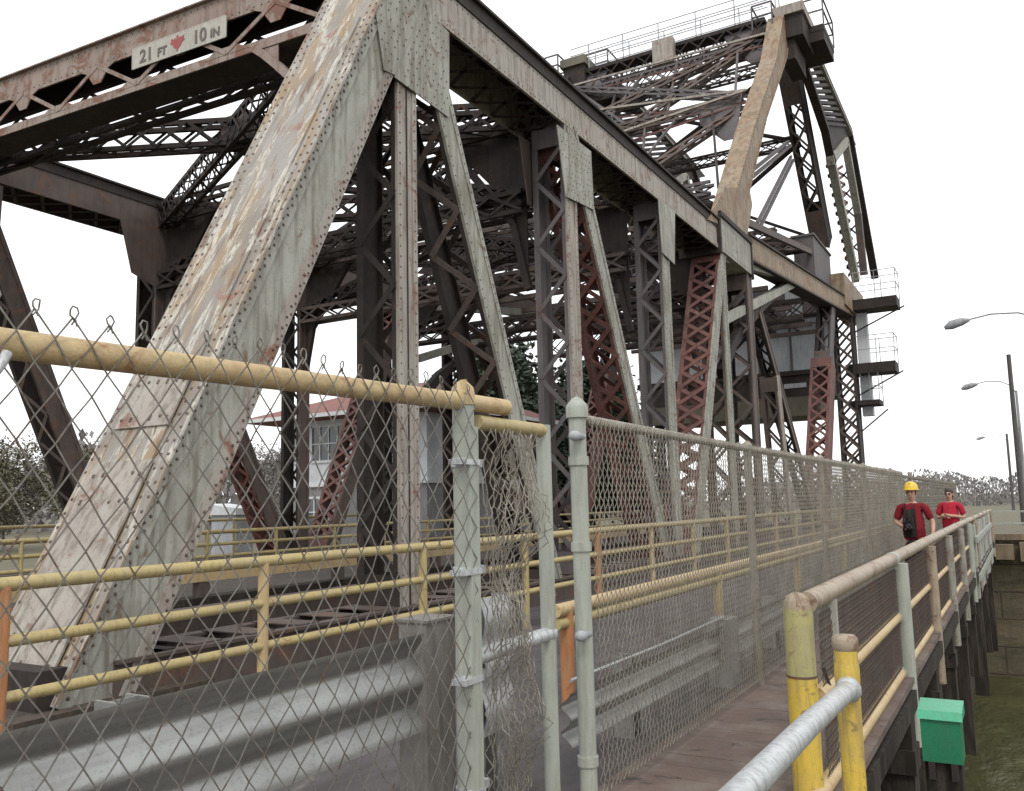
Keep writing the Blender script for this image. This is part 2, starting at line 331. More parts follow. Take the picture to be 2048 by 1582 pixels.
# ------------------------------------------------------------------ the truss bridge
XN, XB = -7.2, -7.95          # near truss: outer and inner plate planes
FN, FB = -19.25, -20.0        # far truss
bridge = thing('truss_bridge', 'big rusted riveted steel truss bridge with pale sloping end post', 'bridge', (-13, 5, -.2))
PAL = ['pale', 'dark', 'rivet', 'brown', 'red', 'rose', 'mauve']
def p3(q, x): return V((x, q[0], q[1]))
def axis2(a, b):
    t = V((0, b[0] - a[0], b[1] - a[1])); L = t.length; t /= L
    n = V((1, 0, 0)).cross(t).normalized(); return t, n, L
def laced(a, b, w, x0, x1, outer=0, inner=1, pitch=None, rivets=True, double=False, rows=1, lace=None, ends=.55, seam=False):
    """two riveted channel sides in the planes x0 and x1, laced together on both faces"""
    mb = MB(); t, n, L = axis2(a, b); A0 = p3(a, x0); sx = 1 if x0 > x1 else -1
    lace = inner if lace is None else lace
    d = abs(x0 - x1); fl = min(.075, d * .2)
    for x, out, mi in ((x0, sx, outer), (x1, -sx, inner)):
        A = p3(a, x); B = p3(b, x)
        mb.bar(A - V((out * .02, 0, 0)), B - V((out * .02, 0, 0)), w, .03, (1, 0, 0), mi)
        for s_ in (-1, 1):
            mb.bar(A, B, .10, .018, (1, 0, 0), mi, (s_ * (w / 2 - .05), out * .004))
            mb.bar(A, B, .018, fl, (1, 0, 0), inner, (s_ * (w / 2 - .009), -out * (fl / 2 + .036)))
    xa, xb = x0 - sx * (fl - .02), x1 + sx * (fl - .02); span = abs(xa - xb)
    pitch = pitch or max(span * 1.15, .3); k = max(1, int((L - 2 * ends) / pitch)); pp = (L - 2 * ends) / k
    for s_ in (-1, 1):
        for i in range(k):
            q0 = ends + i * pp; q1 = q0 + pp
            base = n * (s_ * (w / 2 + .006))
            for e, (u0, u1) in enumerate(((xa, xb), (xb, xa))):
                if not double and e != i % 2: continue
                P = A0 + t * q0 + base; Q = A0 + t * q1 + base
                P.x = u0; Q.x = u1; mb.bar(P, Q, .085 * max(1, span / .6), .012, n, lace, (0, s_ * .014 * e))
        for q0, q1 in ((.05, ends), (L - ends, L - .05)):
            P = A0 + t * q0 + n * (s_ * (w / 2 + .007)); Q = A0 + t * q1 + n * (s_ * (w / 2 + .007))
            P.x = Q.x = (x0 + x1) / 2; mb.bar(P, Q, d - .01, .012, n, lace)
    if seam: mb.bar(A0 + V((sx * .0, 0, 0)), A0 + t * L, .022, .012, (1, 0, 0), inner)
    if rivets:
        q = .1
        while q < L - .1:
            for s_ in (-1, 1): mb.rivet(A0 + t * q + n * (s_ * (w / 2 - .05)) + V((sx * .012, 0, 0)), (sx, 0, 0), .017)
            q += .15 * rows
    return mb
def c2(pl, X=XN): return [(onX(*p, X).y, onX(*p, X).z) for p in pl]
def line2(pa, pb, z0, z1, X=XN):
    """line through two picture points on the truss plane, cut at two heights"""
    (ya, za), (yb, zb) = c2([pa, pb], X); k = (yb - ya) / (zb - za)
    return (ya + k * (z0 - za), z0), (ya + k * (z1 - za), z1)

def endpost(x0, x1, name_mats, main):
    mb = MB(); k = .515
    a = (4.66 + .30, -.12); b = (4.62 + k * 9.1 + .30, 9.0)
    t, n, L = axis2(a, b)
    if n.y < 0: n = -n               # n points to the rear (+Y, down)
    sx = 1 if x0 > x1 else -1; A = p3(a, x0); B = p3(b, x0); A1 = p3(a, x1); B1 = p3(b, x1); xm = (x0 + x1) / 2
    s0 = V((1, 0, 0)).cross(t).normalized(); sg = 1 if s0.dot(n) > 0 else -1
    for (P, Q, o_) in ((A, B, sx), (A1, B1, -sx)):
        mb.bar(P, Q, .70, .03, (1, 0, 0), 0, (0, -o_ * .015))
        for s_ in (-1, 1): mb.bar(P, Q, .15, .022, (1, 0, 0), 0 if s_ * sg < 0 else 5, (s_ * .275, o_ * .011))
        for s_ in (-1, 1): mb.bar(P, Q, .02, .15, (1, 0, 0), 1, (s_ * .33, -o_ * .10))
    # cover plate on the front, two layers, with lap plates near the foot
    Am = p3(a, xm); Bm = p3(b, xm); W = abs(x0 - x1) + .12
    mb.bar(Am, Bm, .026, W, (1, 0, 0), 3, (-sg * .364, 0))
    mb.bar(Am + t * 1.2, Bm - t * .9, .02, W * .62, (1, 0, 0), 3, (-sg * .388, 0))
    for q0, q1, ww in ((.0, 2.35, .7), (2.75, 3.45, .66)): mb.bar(Am + t * q0, Am + t * q1, .022, W * ww, (1, 0, 0), 4, (-sg * .411, 0))
    for i in range(int(L / .55)):    # lacing on the rear face
        q = .2 + i * .55
        for u0, u1 in ((x0 - sx * .15, x1 + sx * .15), (x1 + sx * .15, x0 - sx * .15)):
            P = Am + t * q + n * .345; Q = Am + t * (q + .55) + n * .345; P.x = u0; Q.x = u1; mb.bar(P, Q, .07, .014, n, 1)
    q = .1
    while q < L - .05:
        for s_ in (-1, 1): mb.rivet(A + t * q + n * (s_ * .275) + V((sx * .022, 0, 0)), (sx, 0, 0), .021)
        if main:
            for s_ in (-1, 1): mb.rivet(A + t * (q + .07) + n * (s_ * .315) + V((sx * .022, 0, 0)), (sx, 0, 0), .018)
            for fx_ in (-.5 * W + .05, -.5 * W + .16, .5 * W - .05, .5 * W - .16): mb.rivet(Am + t * q + V((fx_, 0, 0)) - n * .377, -n, .02)
        q += .155
    for _ in range(60 if main else 0):
        q = random.choice((.3, .55, 1.9, 2.2, 2.85, 3.3)) ; mb.rivet(Am + t * (q + random.uniform(-.02, .02)) + V((random.choice((-.35, -.2, -.05, .1, .25, .36)), 0, 0)) - n * .423, -n, .02)
    return mb.build('end_post', name_mats, bridge)
endpost(XN + .02, -8.34, ['pale', 'dark', 'rivet', 'cover', 'rose', 'rose'], True)
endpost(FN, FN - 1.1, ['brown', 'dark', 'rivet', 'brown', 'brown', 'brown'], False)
# bearing shoes of the end posts
for x in (-7.75, -19.8):
    b = MB(); b.box((x - .75, 4.2, -.25), (x + .75, 6.2, .02)); b.box((x - .55, 4.5, .02), (x + .55, 5.9, .35), 1); b.build('bearing_shoe', ['quay', 'dark'], bridge)

def chord(x0, x1, y0, y1, mats, rv=True):
    mb = MB(); sx = 1 if x0 > x1 else -1; xm = (x0 + x1) / 2; zb, zt = 9.05, 9.93
    for x, o_ in ((x0, sx), (x1, -sx)):
        mb.box((min(x, x - o_ * .03), y0, zb), (max(x, x - o_ * .03), y1, zt - .02), 0)
        mb.box((min(x, x + o_ * .022), y0, zb), (max(x, x + o_ * .022), y1, zb + .12), 0)
        mb.box((min(x, x + o_ * .03), y0, zt - .25), (max(x, x + o_ * .03), y1, zt - .02), 1)
    mb.box((min(x0, x1) - .1, y0 - .1, zt - .02), (max(x0, x1) + .1, y1, zt + .03), 1)
    L = y1 - y0; k = int(L / .7)
    for i in range(k):
        ya = y0 + i * L / k; yb = ya + L / k
        for u0, u1 in ((x0, x1), (x1, x0)): mb.bar((u0, ya, zb + .01), (u1, yb, zb + .01), .08, .014, (0, 0, 1), 1)
    for i in range(int(L / .16)):
        if rv:
            for z in (zb + .06, zt - .31): mb.rivet((x0 + sx * (.022 if z < 9.3 else 0), y0 + .05 + i * .16, z), (sx, 0, 0), .016)
    return mb.build('top_chord', mats, bridge)
chord(XN, -8.25, 9.55, 25.0, ['rose', 'dark', 'rivet'])
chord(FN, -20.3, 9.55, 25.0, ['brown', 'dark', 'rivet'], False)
PY = [9.67, 15.05, 20.4, 25.45]
DY = [((888, 217), (1017, 766)), ((1196, 500), (1274, 842))]
for x0, x1, near in ((XN, XB, True), (FN, FB, False)):
    for i, y in enumerate(PY):
        laced((y, .2), (y, 9.2), .45, x0, x1 + (.03 if near else 0), (5 if i in (0, 1) else 0) if near else 3, (1, 6, 6, 3)[i] if near else 1, .62, near, False, seam=near and i == 0).build('vertical_post', PAL, bridge)
    for i, (pa, pb) in enumerate(DY):
        a, b_ = line2(pa, pb, .1, 9.1)
        laced(a, b_, .46, x0 + .02, x1 - .02, 0 if near else 3, (1, 4)[i], .6, near, i == 1, lace=(3, 4)[i]).build('diagonal', PAL, bridge)
    a, b_ = line2((1437, 600), (1413, 869), .2, 9.1)
    laced(a, b_, .5, x0 + .02, x1 - .12, 0 if near else 3, 4, .52, near, True, lace=4).build('diagonal', PAL, bridge)
    # bottom chord of two channels with batten plates
    b = MB()
    for x in (x0, x1): b.box((x - .03, 5.2, -.15), (x + .03, 49, .32), 0); b.box((x - .08, 5.2, .30), (x + .08, 49, .335), 0); b.box((x - .08, 5.2, -.18), (x + .08, 49, -.145), 0)
    for i in range(60): b.box((min(x0, x1), 5.4 + i * .72, .336), (max(x0, x1), 5.75 + i * .72, .35), 0)
    b.build('bottom_chord', 'brown', bridge)
rbx = -10.6
rb = thing('road_barrier', 'low ochre roadway barrier with dark timbers inside the bridge', 'barrier', (rbx, 12, .12))
b = MB(); b.box((rbx - .08, 5.5, .62), (rbx + .08, 44, .80)); b.build('barrier_rail', 'tan', rb)
b = MB(); b.box((rbx - .18, 5.5, .12), (rbx + .16, 44, .40)); b.build('timber', 'wood', rb)
for i in range(13):
    b = MB(); b.box((rbx - .07, 6 + i * 3, .40), (rbx + .07, 6.2 + i * 3, .62)); b.build('post', 'brown', rb)
# gusset plates with rivet fields
def gusset(poly, x, sx, mats, rv=True, th=.02):
    mb = MB(); pts = [V((x, q[0], q[1])) for q in poly]; mb.prism(pts, (sx * th, 0, 0), 0)
    if rv:
        ys = [q[0] for q in poly]; zs = [q[1] for q in poly]; z = min(zs) + .06; row = 0
        def inside(y_, z_):
            c = False; n_ = len(poly)
            for i in range(n_):
                (ya, za), (yb, zb) = poly[i], poly[(i + 1) % n_]
                if (za > z_) != (zb > z_) and y_ < (yb - ya) * (z_ - za) / (zb - za) + ya: c = not c
            return c
        while z < max(zs):
            y_ = min(ys) + .05 + (row % 2) * .07
            while y_ < max(ys):
                if inside(y_ - .04, z) and inside(y_ + .04, z) and random.random() < .8: mb.rivet((x + sx * th, y_ + random.uniform(-.012, .012), z + random.uniform(-.012, .012)), (sx, 0, 0), .016)
                y_ += .14
            z += .125; row += 1
    return mb.build('gusset_plate', mats, bridge)
G1 = c2([(844, 12), (897, 66), (897, 236), (787, 154)], XN + .04)
G2 = c2([(1113, 250), (1181, 303), (1187, 420), (1131, 393)], XN + .04)
G0 = [(9.2, 9.98), (10.35, 9.98), (10.3, 9.05), (9.3, 7.6), (8.2, 7.0), (7.75, 6.75)]
gusset(G1, XN + .035, 1, ['pale', 'pale', 'rivet']); gusset(G2, XN + .035, 1, ['pale', 'pale', 'rivet'])
gusset(c2([(752, 28), (762, -30), (862, -30), (790, 150), (768, 140)], XN + .06), XN + .052, 1, ['pale', 'pale', 'rivet'], True, .012)
G3 = [(19.9, 9.05), (21.1, 9.05), (20.9, 7.6), (20.0, 7.7)]
for g_, x, s_ in ((G3, XN + .035, 1), (G1, FN + .035, 1), (G2, FN + .035, 1), (G3, FN + .035, 1), (G1, XB - .03, -1), (G2, XB - .03, -1)):
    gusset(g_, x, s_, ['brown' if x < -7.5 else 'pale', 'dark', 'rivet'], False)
# hip block where the moving leaf meets the counterweight arm
b = MB(); b.box((-8.3, 25.1, 9.0), (XN + .08, 28.5, 10.05)); b.box((-8.4, 25.02, 10.05), (XN + .14, 28.6, 10.2), 1)
b.box((-8.4, 28.5, 8.95), (XN + .12, 28.62, 10.05), 1); b.box((-8.4, 24.96, 8.9), (XN + .11, 25.1, 10.05), 1)
for i in range(20):
    for z in (9.1, 9.9): b.rivet((XN + .08, 25.3 + i * .16, z), (1, 0, 0), .017)
b.build('hip_block', ['pale', 'dark', 'rivet'], bridge)
b = MB(); b.box((FN - 1, 25.1, 9.0), (FN + .1, 28.5, 10.1)); b.build('hip_block', 'dark', bridge)

# portal girder over the near end, slightly skewed
PA, PB = V((-8.2, 9.72, 0)), V((-19.6, 9.15, 0)); PD = (PB - PA).normalized(); PNn = V((-PD.y, PD.x, 0))
if PNn.y > 0: PNn = -PNn
def pv(px, py): return onP(px, py, PA, PNn)
LP = (PB - PA).length
def pq(q, z, o=0.0): p = PA + PD * q + PNn * o; p.z = z; return p
b = MB()
for o in (0.0, -.62):
    b.bar(pq(-.4, 9.98, o), pq(LP, 9.98, o), .46, .03, PNn, 0 if o == 0 else 1)
    b.bar(pq(-.4, 9.13, o), pq(LP, 9.13, o), .16, .03, PNn, 0 if o == 0 else 1)
b.bar(pq(-.4, 10.22, -.31), pq(LP, 10.22, -.31), .025, .8, PNn, 0)
b.bar(pq(-.4, 9.05, -.31), pq(LP, 9.05, -.31), .02, .62, PNn, 1)
k = 10
for i in range(k):
    q0 = .5 + i * (LP - .8) / k; q1 = q0 + (LP - .8) / k
    b.bar(pq(q0, 9.78 if i % 2 else 9.18), pq(q1, 9.18 if i % 2 else 9.78), .075, .02, PNn, 0, (0, .02))
    b.bar(pq(q0, 9.18 if i % 2 else 9.78, -.62), pq(q1, 9.78 if i % 2 else 9.18, -.62), .075, .02, PNn, 1)
    if i % 2 == 0:
        e = pq(q1, 9.74); c_ = [e + PD * u + V((0, 0, z_)) for u, z_ in ((-.55, .05), (.55, .05), (.28, -.06), (.1, -.3), (-.1, -.3), (-.28, -.06))]
        b.prism(c_, PNn * .02, 0)
    else:
        e = pq(q1, 9.2); c_ = [e + PD * u + V((0, 0, z_)) for u, z_ in ((-.5, -.05), (.5, -.05), (.25, .08), (-.25, .08))]
        b.prism(c_, PNn * .02, 0)
for i in range(70):
    for z in (10.15, 9.82): b.rivet(pq(.1 + i * .16, z, .016), PNn, .017)
b.build('portal_girder', ['portal', 'dark', 'rivet'], bridge)
for s_, q in ((1, 0.0), (-1, LP)):      # curved knee plates under the portal girder
    b = MB(); pts = []
    for i in range(9):
        u = i / 8; pts.append(pq(q + s_ * (1.95 - 1.75 * u), 9.05 - 1.75 * u ** 1.12))
    for i in range(8): b.bar(pts[i], pts[i + 1], .13, .20, PNn, 0)
    b.prism([pts[0], pts[1], pts[2], V((pts[2].x, pts[2].y, 9.05))], PNn * -.02, 0); b.prism([pts[8], pts[7], pts[6], V((pts[8].x, pts[8].y, pts[6].z))], PNn * -.02, 0)
    b.build('portal_knee', ['portal', 'dark'], bridge)

def strut(a, b_, dep, wid, mi_ch=0, mi_l=0, pitch=.6, plane=None):
    """lattice strut: four angles and X lacing on both sides, depth measured vertically"""
    mb = MB(); a = V(a); b_ = V(b_); t = (b_ - a).normalized(); up = V((0, 0, 1)) if plane is None else V(plane)
    sd = t.cross(up).normalized(); up = sd.cross(t).normalized(); L = (b_ - a).length
    for i in (-1, 1):
        for j in (-1, 1):
            o_ = up * (i * dep / 2) + sd * (j * wid / 2); mb.bar(a + o_, b_ + o_, .10, .09, sd, mi_ch)
    k = max(2, int(L / pitch))
    for i in range(k):
        q0 = t * (i * L / k); q1 = t * ((i + 1) * L / k)
        for j in (-1, 1):
            o_ = sd * (j * (wid / 2 + .052)); u_ = up * (dep / 2)
            mb.bar(a + q0 + o_ + u_, a + q1 + o_ - u_, .06, .012, sd, mi_l); mb.bar(a + q0 + o_ - u_, a + q1 + o_ + u_, .06, .012, sd, mi_l, (0, j * .014))
        for i2 in (-1, 1):
            o_ = up * (i2 * (dep / 2 + .052)); mb.bar(a + q0 + o_ + sd * (wid / 2 * (1 if i % 2 else -1)), a + q1 + o_ - sd * (wid / 2 * (1 if i % 2 else -1)), .06, .012, up, mi_l)
    return mb
xa, xb = -8.2, -19.2
strut((xa - .2, 10.75, 9.45), (xb, 10.35, 9.45), .55, .3, pitch=1.25).build('sway_strut', 'dark', bridge)
b = MB(); b.box((-13.9, 12.2, 9.22), (-13.1, 12.85, 9.82)); b.build('splice_plate', 'brown', bridge)
for x_ in (FN + .06,):
    gusset(c2([(240, 438), (420, 438), (405, 520), (335, 590), (262, 545)], x_), x_, 1, ['brown', 'dark', 'rivet'], False)
for i, y in enumerate(PY[1:]):                       # sway frames at the posts
    for z, dd in ((9.5, .55), (7.7, .4)): strut((xa, y, z), (xb, y, z), dd, .4, pitch=.7).build('sway_strut', ['dark', 'brown'][i % 2], bridge)
    for s_ in (0, 1):
        strut((xa if s_ else xb, y, 7.8), ((xa + xb) / 2, y, 9.3), .28, .2, pitch=.45).build('sway_brace', 'dark', bridge)
    for x, s_ in ((xa, -1), (xb, 1)):
        b = MB(); b.prism([(x, y, 9.4), (x + s_ * 1.9, y, 9.4), (x + s_ * .9, y, 8.3), (x + s_ * .25, y, 7.4), (x, y, 5.9)], (0, .03, 0))
        b.bar((x + s_ * 1.9, y, 9.35), (x + s_ * .3, y, 7.3), .14, .14, (0, 1, 0)); b.bar((x + s_ * .3, y, 7.3), (x, y, 5.9), .14, .14, (0, 1, 0))
        b.build('knee_bracket', 'dark', bridge)
for i in range(3):                                   # deep latticed top laterals crossing in every panel
    y0, y1 = PY[i], PY[i + 1]
    strut((xb, y0 + .1, 9.5), (xa, y1, 9.5), .5, .32, pitch=.62).build('lateral_brace', 'dark', bridge)
    strut((xa, y0 + .1, 9.42), (xb, y1, 9.42), .5, .32, pitch=.5).build('lateral_brace', 'dark', bridge)
for y in (9.9, 12.4, 15.05, 17.7, 20.4, 23, 25.5, 28, 31, 34, 37, 40, 43, 46):
    b = MB(); b.box((-19.3, y - .14, -.55), (-7.9, y + .14, -.21)); b.build('floor_beam', 'dark', bridge)
for x in (-9.2, -18.2):                              # steel kerbs of the roadway
    b = MB(); b.box((x - .12, 4.8, .12), (x + .12, 48, .40)); b.box((x - .2, 4.8, .40), (x + .2, 48, .43)); b.build('kerb_girder', 'brown', bridge)
b = MB(); b.bar((-7.45, 28.6, 10.0), (-7.45, 51.6, 12.0), .82, .5, (1, 0, 0), 0); b.bar((-7.45, 28.7, 10.0), (-7.45, 51.6, 12.0), .07, .66, (1, 0, 0), 1, (-.44, 0)); b.bar((-7.45, 28.7, 10.0), (-7.45, 51.6, 12.0), .07, .66, (1, 0, 0), 1, (.44, 0))
for i in range(80):
    p = V((-7.2, 28.8, 10.0)).lerp(V((-7.2, 51.4, 12.0)), i / 80)
    for z in (-.3, .3): b.rivet(p + V((.002, 0, z)), (1, 0, 0), .022)
b.build('operating_strut', ['ochre', 'dark', 'rivet'], bridge)
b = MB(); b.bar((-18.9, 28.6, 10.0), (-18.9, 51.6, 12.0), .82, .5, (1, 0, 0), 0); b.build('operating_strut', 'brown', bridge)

# ------------------------------------------------------------------ counterweight tower of the bascule
tower = thing('bascule_tower', 'tall rusted bascule tower with leaning ochre leg and platforms at its peak', 'tower', (-13, 44, -.2))
TN, TF = -7.2, -17.5
apx = (37.6, 22.4)
def taper(a, b_, w0, w1, x0, x1, mats):
    mb = MB(); t, n, L = axis2(a, b_); A = p3(a, 0); B = p3(b_, 0)
    for i, (x, mi) in enumerate(((x0, 0), (x1, 1))):
        s_ = 1 if i == 0 else -1
        mb.prism([V((x, 0, 0)) + A - n * w0 / 2, V((x, 0, 0)) + A + n * w0 / 2, V((x, 0, 0)) + B + n * w1 / 2, V((x, 0, 0)) + B - n * w1 / 2], (-.03 * s_, 0, 0), mi)
    for s_ in (-1, 1):
        q = [A + n * s_ * w0 / 2, B + n * s_ * w1 / 2]
        mb.bar(V(((x0 + x1) / 2, 0, 0)) + q[0], V(((x0 + x1) / 2, 0, 0)) + q[1], .03, abs(x0 - x1) + .08, (1, 0, 0), 0)
    k = int(L / .2)
    for i in range(k):
        u = (i + .5) / k; ww = w0 + (w1 - w0) * u
        for s_ in (-1, 1): mb.rivet(V((x0, 0, 0)) + A + t * (u * L) + n * (s_ * (ww / 2 - .1)), (1, 0, 0), .024)
    return mb
legL = c2([(1450, 458), (1471, 383), (1506, 258), (1553, 113), (1566, 30)], TN); legR = c2([(1484, 462), (1499, 379), (1533, 236), (1574, 113), (1580, 30)], TN)
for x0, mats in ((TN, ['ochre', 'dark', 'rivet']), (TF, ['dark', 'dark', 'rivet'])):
    b = MB()
    for x, mi, e_ in ((x0, 0, -.03), (x0 - .62, 1, .03)): b.prism([V((x, q[0], q[1])) for q in legL + legR[::-1]], (e_, 0, 0), mi)
    for side in (legL, legR):
        for i in range(4): b.bar(p3(side[i], x0 - .31), p3(side[i + 1], x0 - .31), .03, .68, (1, 0, 0), 0)
    for i in range(4):
        for s_ in (0, 1):
            A_, B_ = (legL, legR)[s_][i], (legL, legR)[s_][i + 1]; n_ = int(math.hypot(B_[0] - A_[0], B_[1] - A_[1]) / .25)
            for k in range(n_): b.rivet((x0, A_[0] + (B_[0] - A_[0]) * k / n_ + (.13, -.13)[s_], A_[1] + (B_[1] - A_[1]) * k / n_), (1, 0, 0), .026)
    b.build('front_leg', mats, tower)
    b = MB(); b.prism([V((x0 + .03, q[0], q[1])) for q in c2([(1412, 440), (1436, 395), (1447, 376), (1496, 376), (1502, 410), (1492, 470)], TN)], (.02, 0, 0)); b.build('leg_gusset', mats[0], tower)
# back legs: an inner laced leg, an outer kinked leg, rungs and lattice between them
bl0, bl1 = c2([(1592, 110), (1662, 485)], TN - .6)
outer = c2([(1624, 100), (1697, 265), (1750, 555)], TN)
inner = c2([(1600, 110), (1650, 260), (1662, 320), (1712, 560)], TN)
for x0, x1, nm in ((TN - .6, TN - 1.5, 0), (TF, TF - .9, 1)):
    laced(bl0, bl1, 1.35, x0, x1, 1, 1, 1.0, False, True, 1, 3, 2.2).build('back_leg', PAL, tower)
    b = MB()
    for i in range(2): b.bar(p3(outer[i], x0 + .6), p3(outer[i + 1], x0 + .6), .32, .45, (1, 0, 0), 0)
    b.bar(p3(outer[0], x0 + .6), p3(outer[1], x0 + .6), .1, .5, (1, 0, 0), 1, (-.2, 0))
    b.build('outer_leg', ['dark', 'pale'], tower)
    b = MB()
    for i in range(3): b.bar(p3(inner[i], x0 + .6), p3(inner[i + 1], x0 + .6), (.3, .3, .5)[i], .4, (1, 0, 0), (0, 0, 1)[i])
    b.build('inner_leg', ['dark', 'pale'], tower)
    b = MB()
    for i in range(11):
        u = .16 + i * .075; P = V(p3(inner[0], x0 + .6)).lerp(p3(inner[1], x0 + .6), u); Q = V(p3(outer[0], x0 + .6)).lerp(p3(outer[1], x0 + .6), u)
        b.bar(P, Q, .16, .3, (1, 0, 0), 0)
    b.build('ladder_batten', 'dark', tower)
    b = MB(); b.prism([p3(q, x0 + .62) for q in c2([(1648, 240), (1690, 235), (1712, 290), (1668, 300), (1652, 272)], TN)], (-.04, 0, 0)); b.build('link_plate', 'dark', tower)
    b = MB(); pts = [p3(q, x0 + .6) for q in c2([(1660, 322), (1690, 283), (1700, 320), (1716, 430), (1728, 550), (1712, 556)], TN)]
    b.bar(pts[0], pts[1], .45, .4, (1, 0, 0), 0); b.bar(pts[1], pts[3], .38, .4, (1, 0, 0), 0); b.bar(pts[3], pts[4], .5, .4, (1, 0, 0), 1)
    A_, B_, C_, D_ = [p3(q, x0 + .3) for q in c2([(1664, 330), (1708, 550), (1696, 330), (1725, 545)], TN)]
    for i in range(12):
        u, v = i / 12, (i + 1) / 12
        b.bar(A_.lerp(B_, u), C_.lerp(D_, v), .16, .05, (1, 0, 0), 2); b.bar(C_.lerp(D_, u), A_.lerp(B_, v), .16, .05, (1, 0, 0), 2)
        O_, E_ = p3(c2([(1712, 330)], TN)[0], x0 + .3), p3(c2([(1746, 545)], TN)[0], x0 + .3)
        if i % 2: b.bar(C_.lerp(D_, u), O_.lerp(E_, v), .1, .05, (1, 0, 0), 3)
        else: b.bar(O_.lerp(E_, u), C_.lerp(D_, v), .1, .05, (1, 0, 0), 3)
    b.build('link_frame', ['pale', 'brown', 'red', 'dark'], tower)
    b = MB(); b.box((x0 - .9, 43.2, 12.2), (x0 + .05, 47.6, 14.3)); b.box((x0 - 1.0, 43.1, 14.3), (x0 + .12, 47.7, 14.4)); b.build('trunnion_housing', 'mauve', tower)
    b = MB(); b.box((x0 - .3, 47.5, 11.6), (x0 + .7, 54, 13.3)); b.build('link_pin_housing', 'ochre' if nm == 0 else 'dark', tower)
# cross bracing between the two counterweight trusses
xa2, xb2 = TN - .9, TF - .1
LB = c2([(1452, 455)], TN)[0]
def on_leg(u): return (LB[0] + (apx[0] - LB[0]) * u, LB[1] + (apx[1] - LB[1]) * u)
lv = [.16, .56, .985]
for i, u in enumerate(lv):
    y, z = on_leg(u); strut((xa2, y, z), (xb2, y, z), (.4, .35, .8)[i], .4, pitch=(1.0, 1.0, .85)[i]).build('cross_strut', ['mauve', 'brown', 'dark'][i], tower)
    if i < 2:
        y2, z2 = on_leg(lv[i + 1]); xm2 = (xa2 + xb2) / 2
        for xs, mt in ((xa2, 'brown'), (xb2, 'mauve')): strut((xs, y2, z2 - .3), (xm2, y, z), .26, .2, pitch=.7, plane=(0, 1, 0)).build('cross_brace', mt, tower)
        for x, s_ in ((xa2, -1), (xb2, 1)):
            b = MB(); b.prism([(x, y2, z2 + .3), (x + s_ * 1.9, y2, z2 + .3), (x + s_ * 1.6, y2 - .3, z2 - .7), (x + s_ * .5, y2 - 1.1, z2 - 1.9), (x, y2 - 1.1, z2 - 1.9)], (0, .04, 0)); b.build('brace_gusset', 'mauve', tower)
for u, v in ((.57, .74), (.57, .44), (.90, .92)):
    A_, B_ = on_leg(u), on_leg(v); b = MB(); b.bar((xa2 + .3, A_[0] - .7, A_[1]), (xb2, B_[0] - .7, B_[1]), .085, .085, (0, 0, 1)); b.bar((xa2 + .3, A_[0] - .3, A_[1] - .3), (xb2, B_[0] - .3, B_[1] - .3), .06, .06, (0, 0, 1), 1); b.build('tie_bar', ['rose', 'red'], tower)
for k in range(6):
    x = xa2 - 1.2 - k * 1.4; A_, B_ = on_leg(.97), on_leg(.56); b = MB(); b.bar((x, A_[0], A_[1]), (x - (.9 if k % 2 else -.9), B_[0], B_[1]), .09, .09, (1, 0, 0)); b.build('hanger', ['mauve', 'dark', 'brown'][k % 3], tower)
    A_, B_ = on_leg(.56), on_leg(.16); b = MB(); b.bar((x, A_[0], A_[1]), (x - (1.4 if k % 2 else -1.4), B_[0], B_[1]), .08, .08, (1, 0, 0)); b.build('hanger', ['dark', 'mauve', 'brown'][k % 3], tower)
for s_ in (0, 1):
    A_, B_ = on_leg(.95), on_leg(.58); strut((xa2 if s_ else xb2, A_[0], A_[1]), (xb2 if s_ else xa2, B_[0], B_[1]), .34, .2, pitch=.7, plane=(0, 1, 0)).build('cross_brace', ['mauve', 'brown'][s_], tower)
for u in (.90,):
    y, z = on_leg(u); strut((xa2, y + .4, z), (xb2, y + .4, z), .55, .3, pitch=.6).build('lattice_strut', 'mauve', tower)
for u in (.02, .42, .97):
    P = V(p3(bl0, 0)).lerp(p3(bl1, 0), u); strut((xa2 - .3, P.y, P.z), (xb2, P.y, P.z), .5, .35, pitch=1.0).build('rear_strut', 'dark', tower)
for u0, u1 in ((.02, .42), (.42, .97)):
    P = V(p3(bl0, 0)).lerp(p3(bl1, 0), u0); Q = V(p3(bl0, 0)).lerp(p3(bl1, 0), u1)
    for A_, B_ in (((xa2 - .3, P.y, P.z), (xb2, Q.y, Q.z)), ((xb2, P.y, P.z), (xa2 - .3, Q.y, Q.z))):
        b = MB()
        for o_ in (0, .28): b.bar(V(A_) + V((0, o_, 0)), V(B_) + V((0, o_, 0)), .11, .09, (0, 1, 0))
        b.build('rear_brace', 'dark', tower)
for x in (TN - .7, TF - .4):          # bottom chords of the counterweight trusses, and inclined web members
    for o, dz in ((0, 0), (-.7, .5)):
        b = MB(); b.bar((x + o, 28.0, 11.2 + dz), (x + o, 44, 13.6 + dz), .26, .16, (1, 0, 0)); b.build('tie_bar', 'brown', tower)
    for o in (0, .5):
        b = MB(); b.bar((x - .4, 29 + o, 12.0), (x - .4, 41.6 + o, 18.6), .14, .12, (1, 0, 0)); b.bar((x - .4, 34.5 + o, 12.6), (x - .4, 42 + o, 18.0), .12, .12, (1, 0, 0)); b.build('web_member', 'mauve', tower)
for y in (31, 37, 42.5):
    z = 11.6 + (y - 28.5) * .142; strut((xa2, y, z), (xb2, y, z), .4, .3, pitch=.8).build('cross_strut', ['dark', 'brown'][int(y) % 2], tower)
for s_ in (0, 1): strut((xa2 if s_ else xb2, 28.8, 11.64), (xb2 if s_ else xa2, 42.5, 13.6), .3, .25, pitch=.7).build('lateral_brace', 'brown', tower)
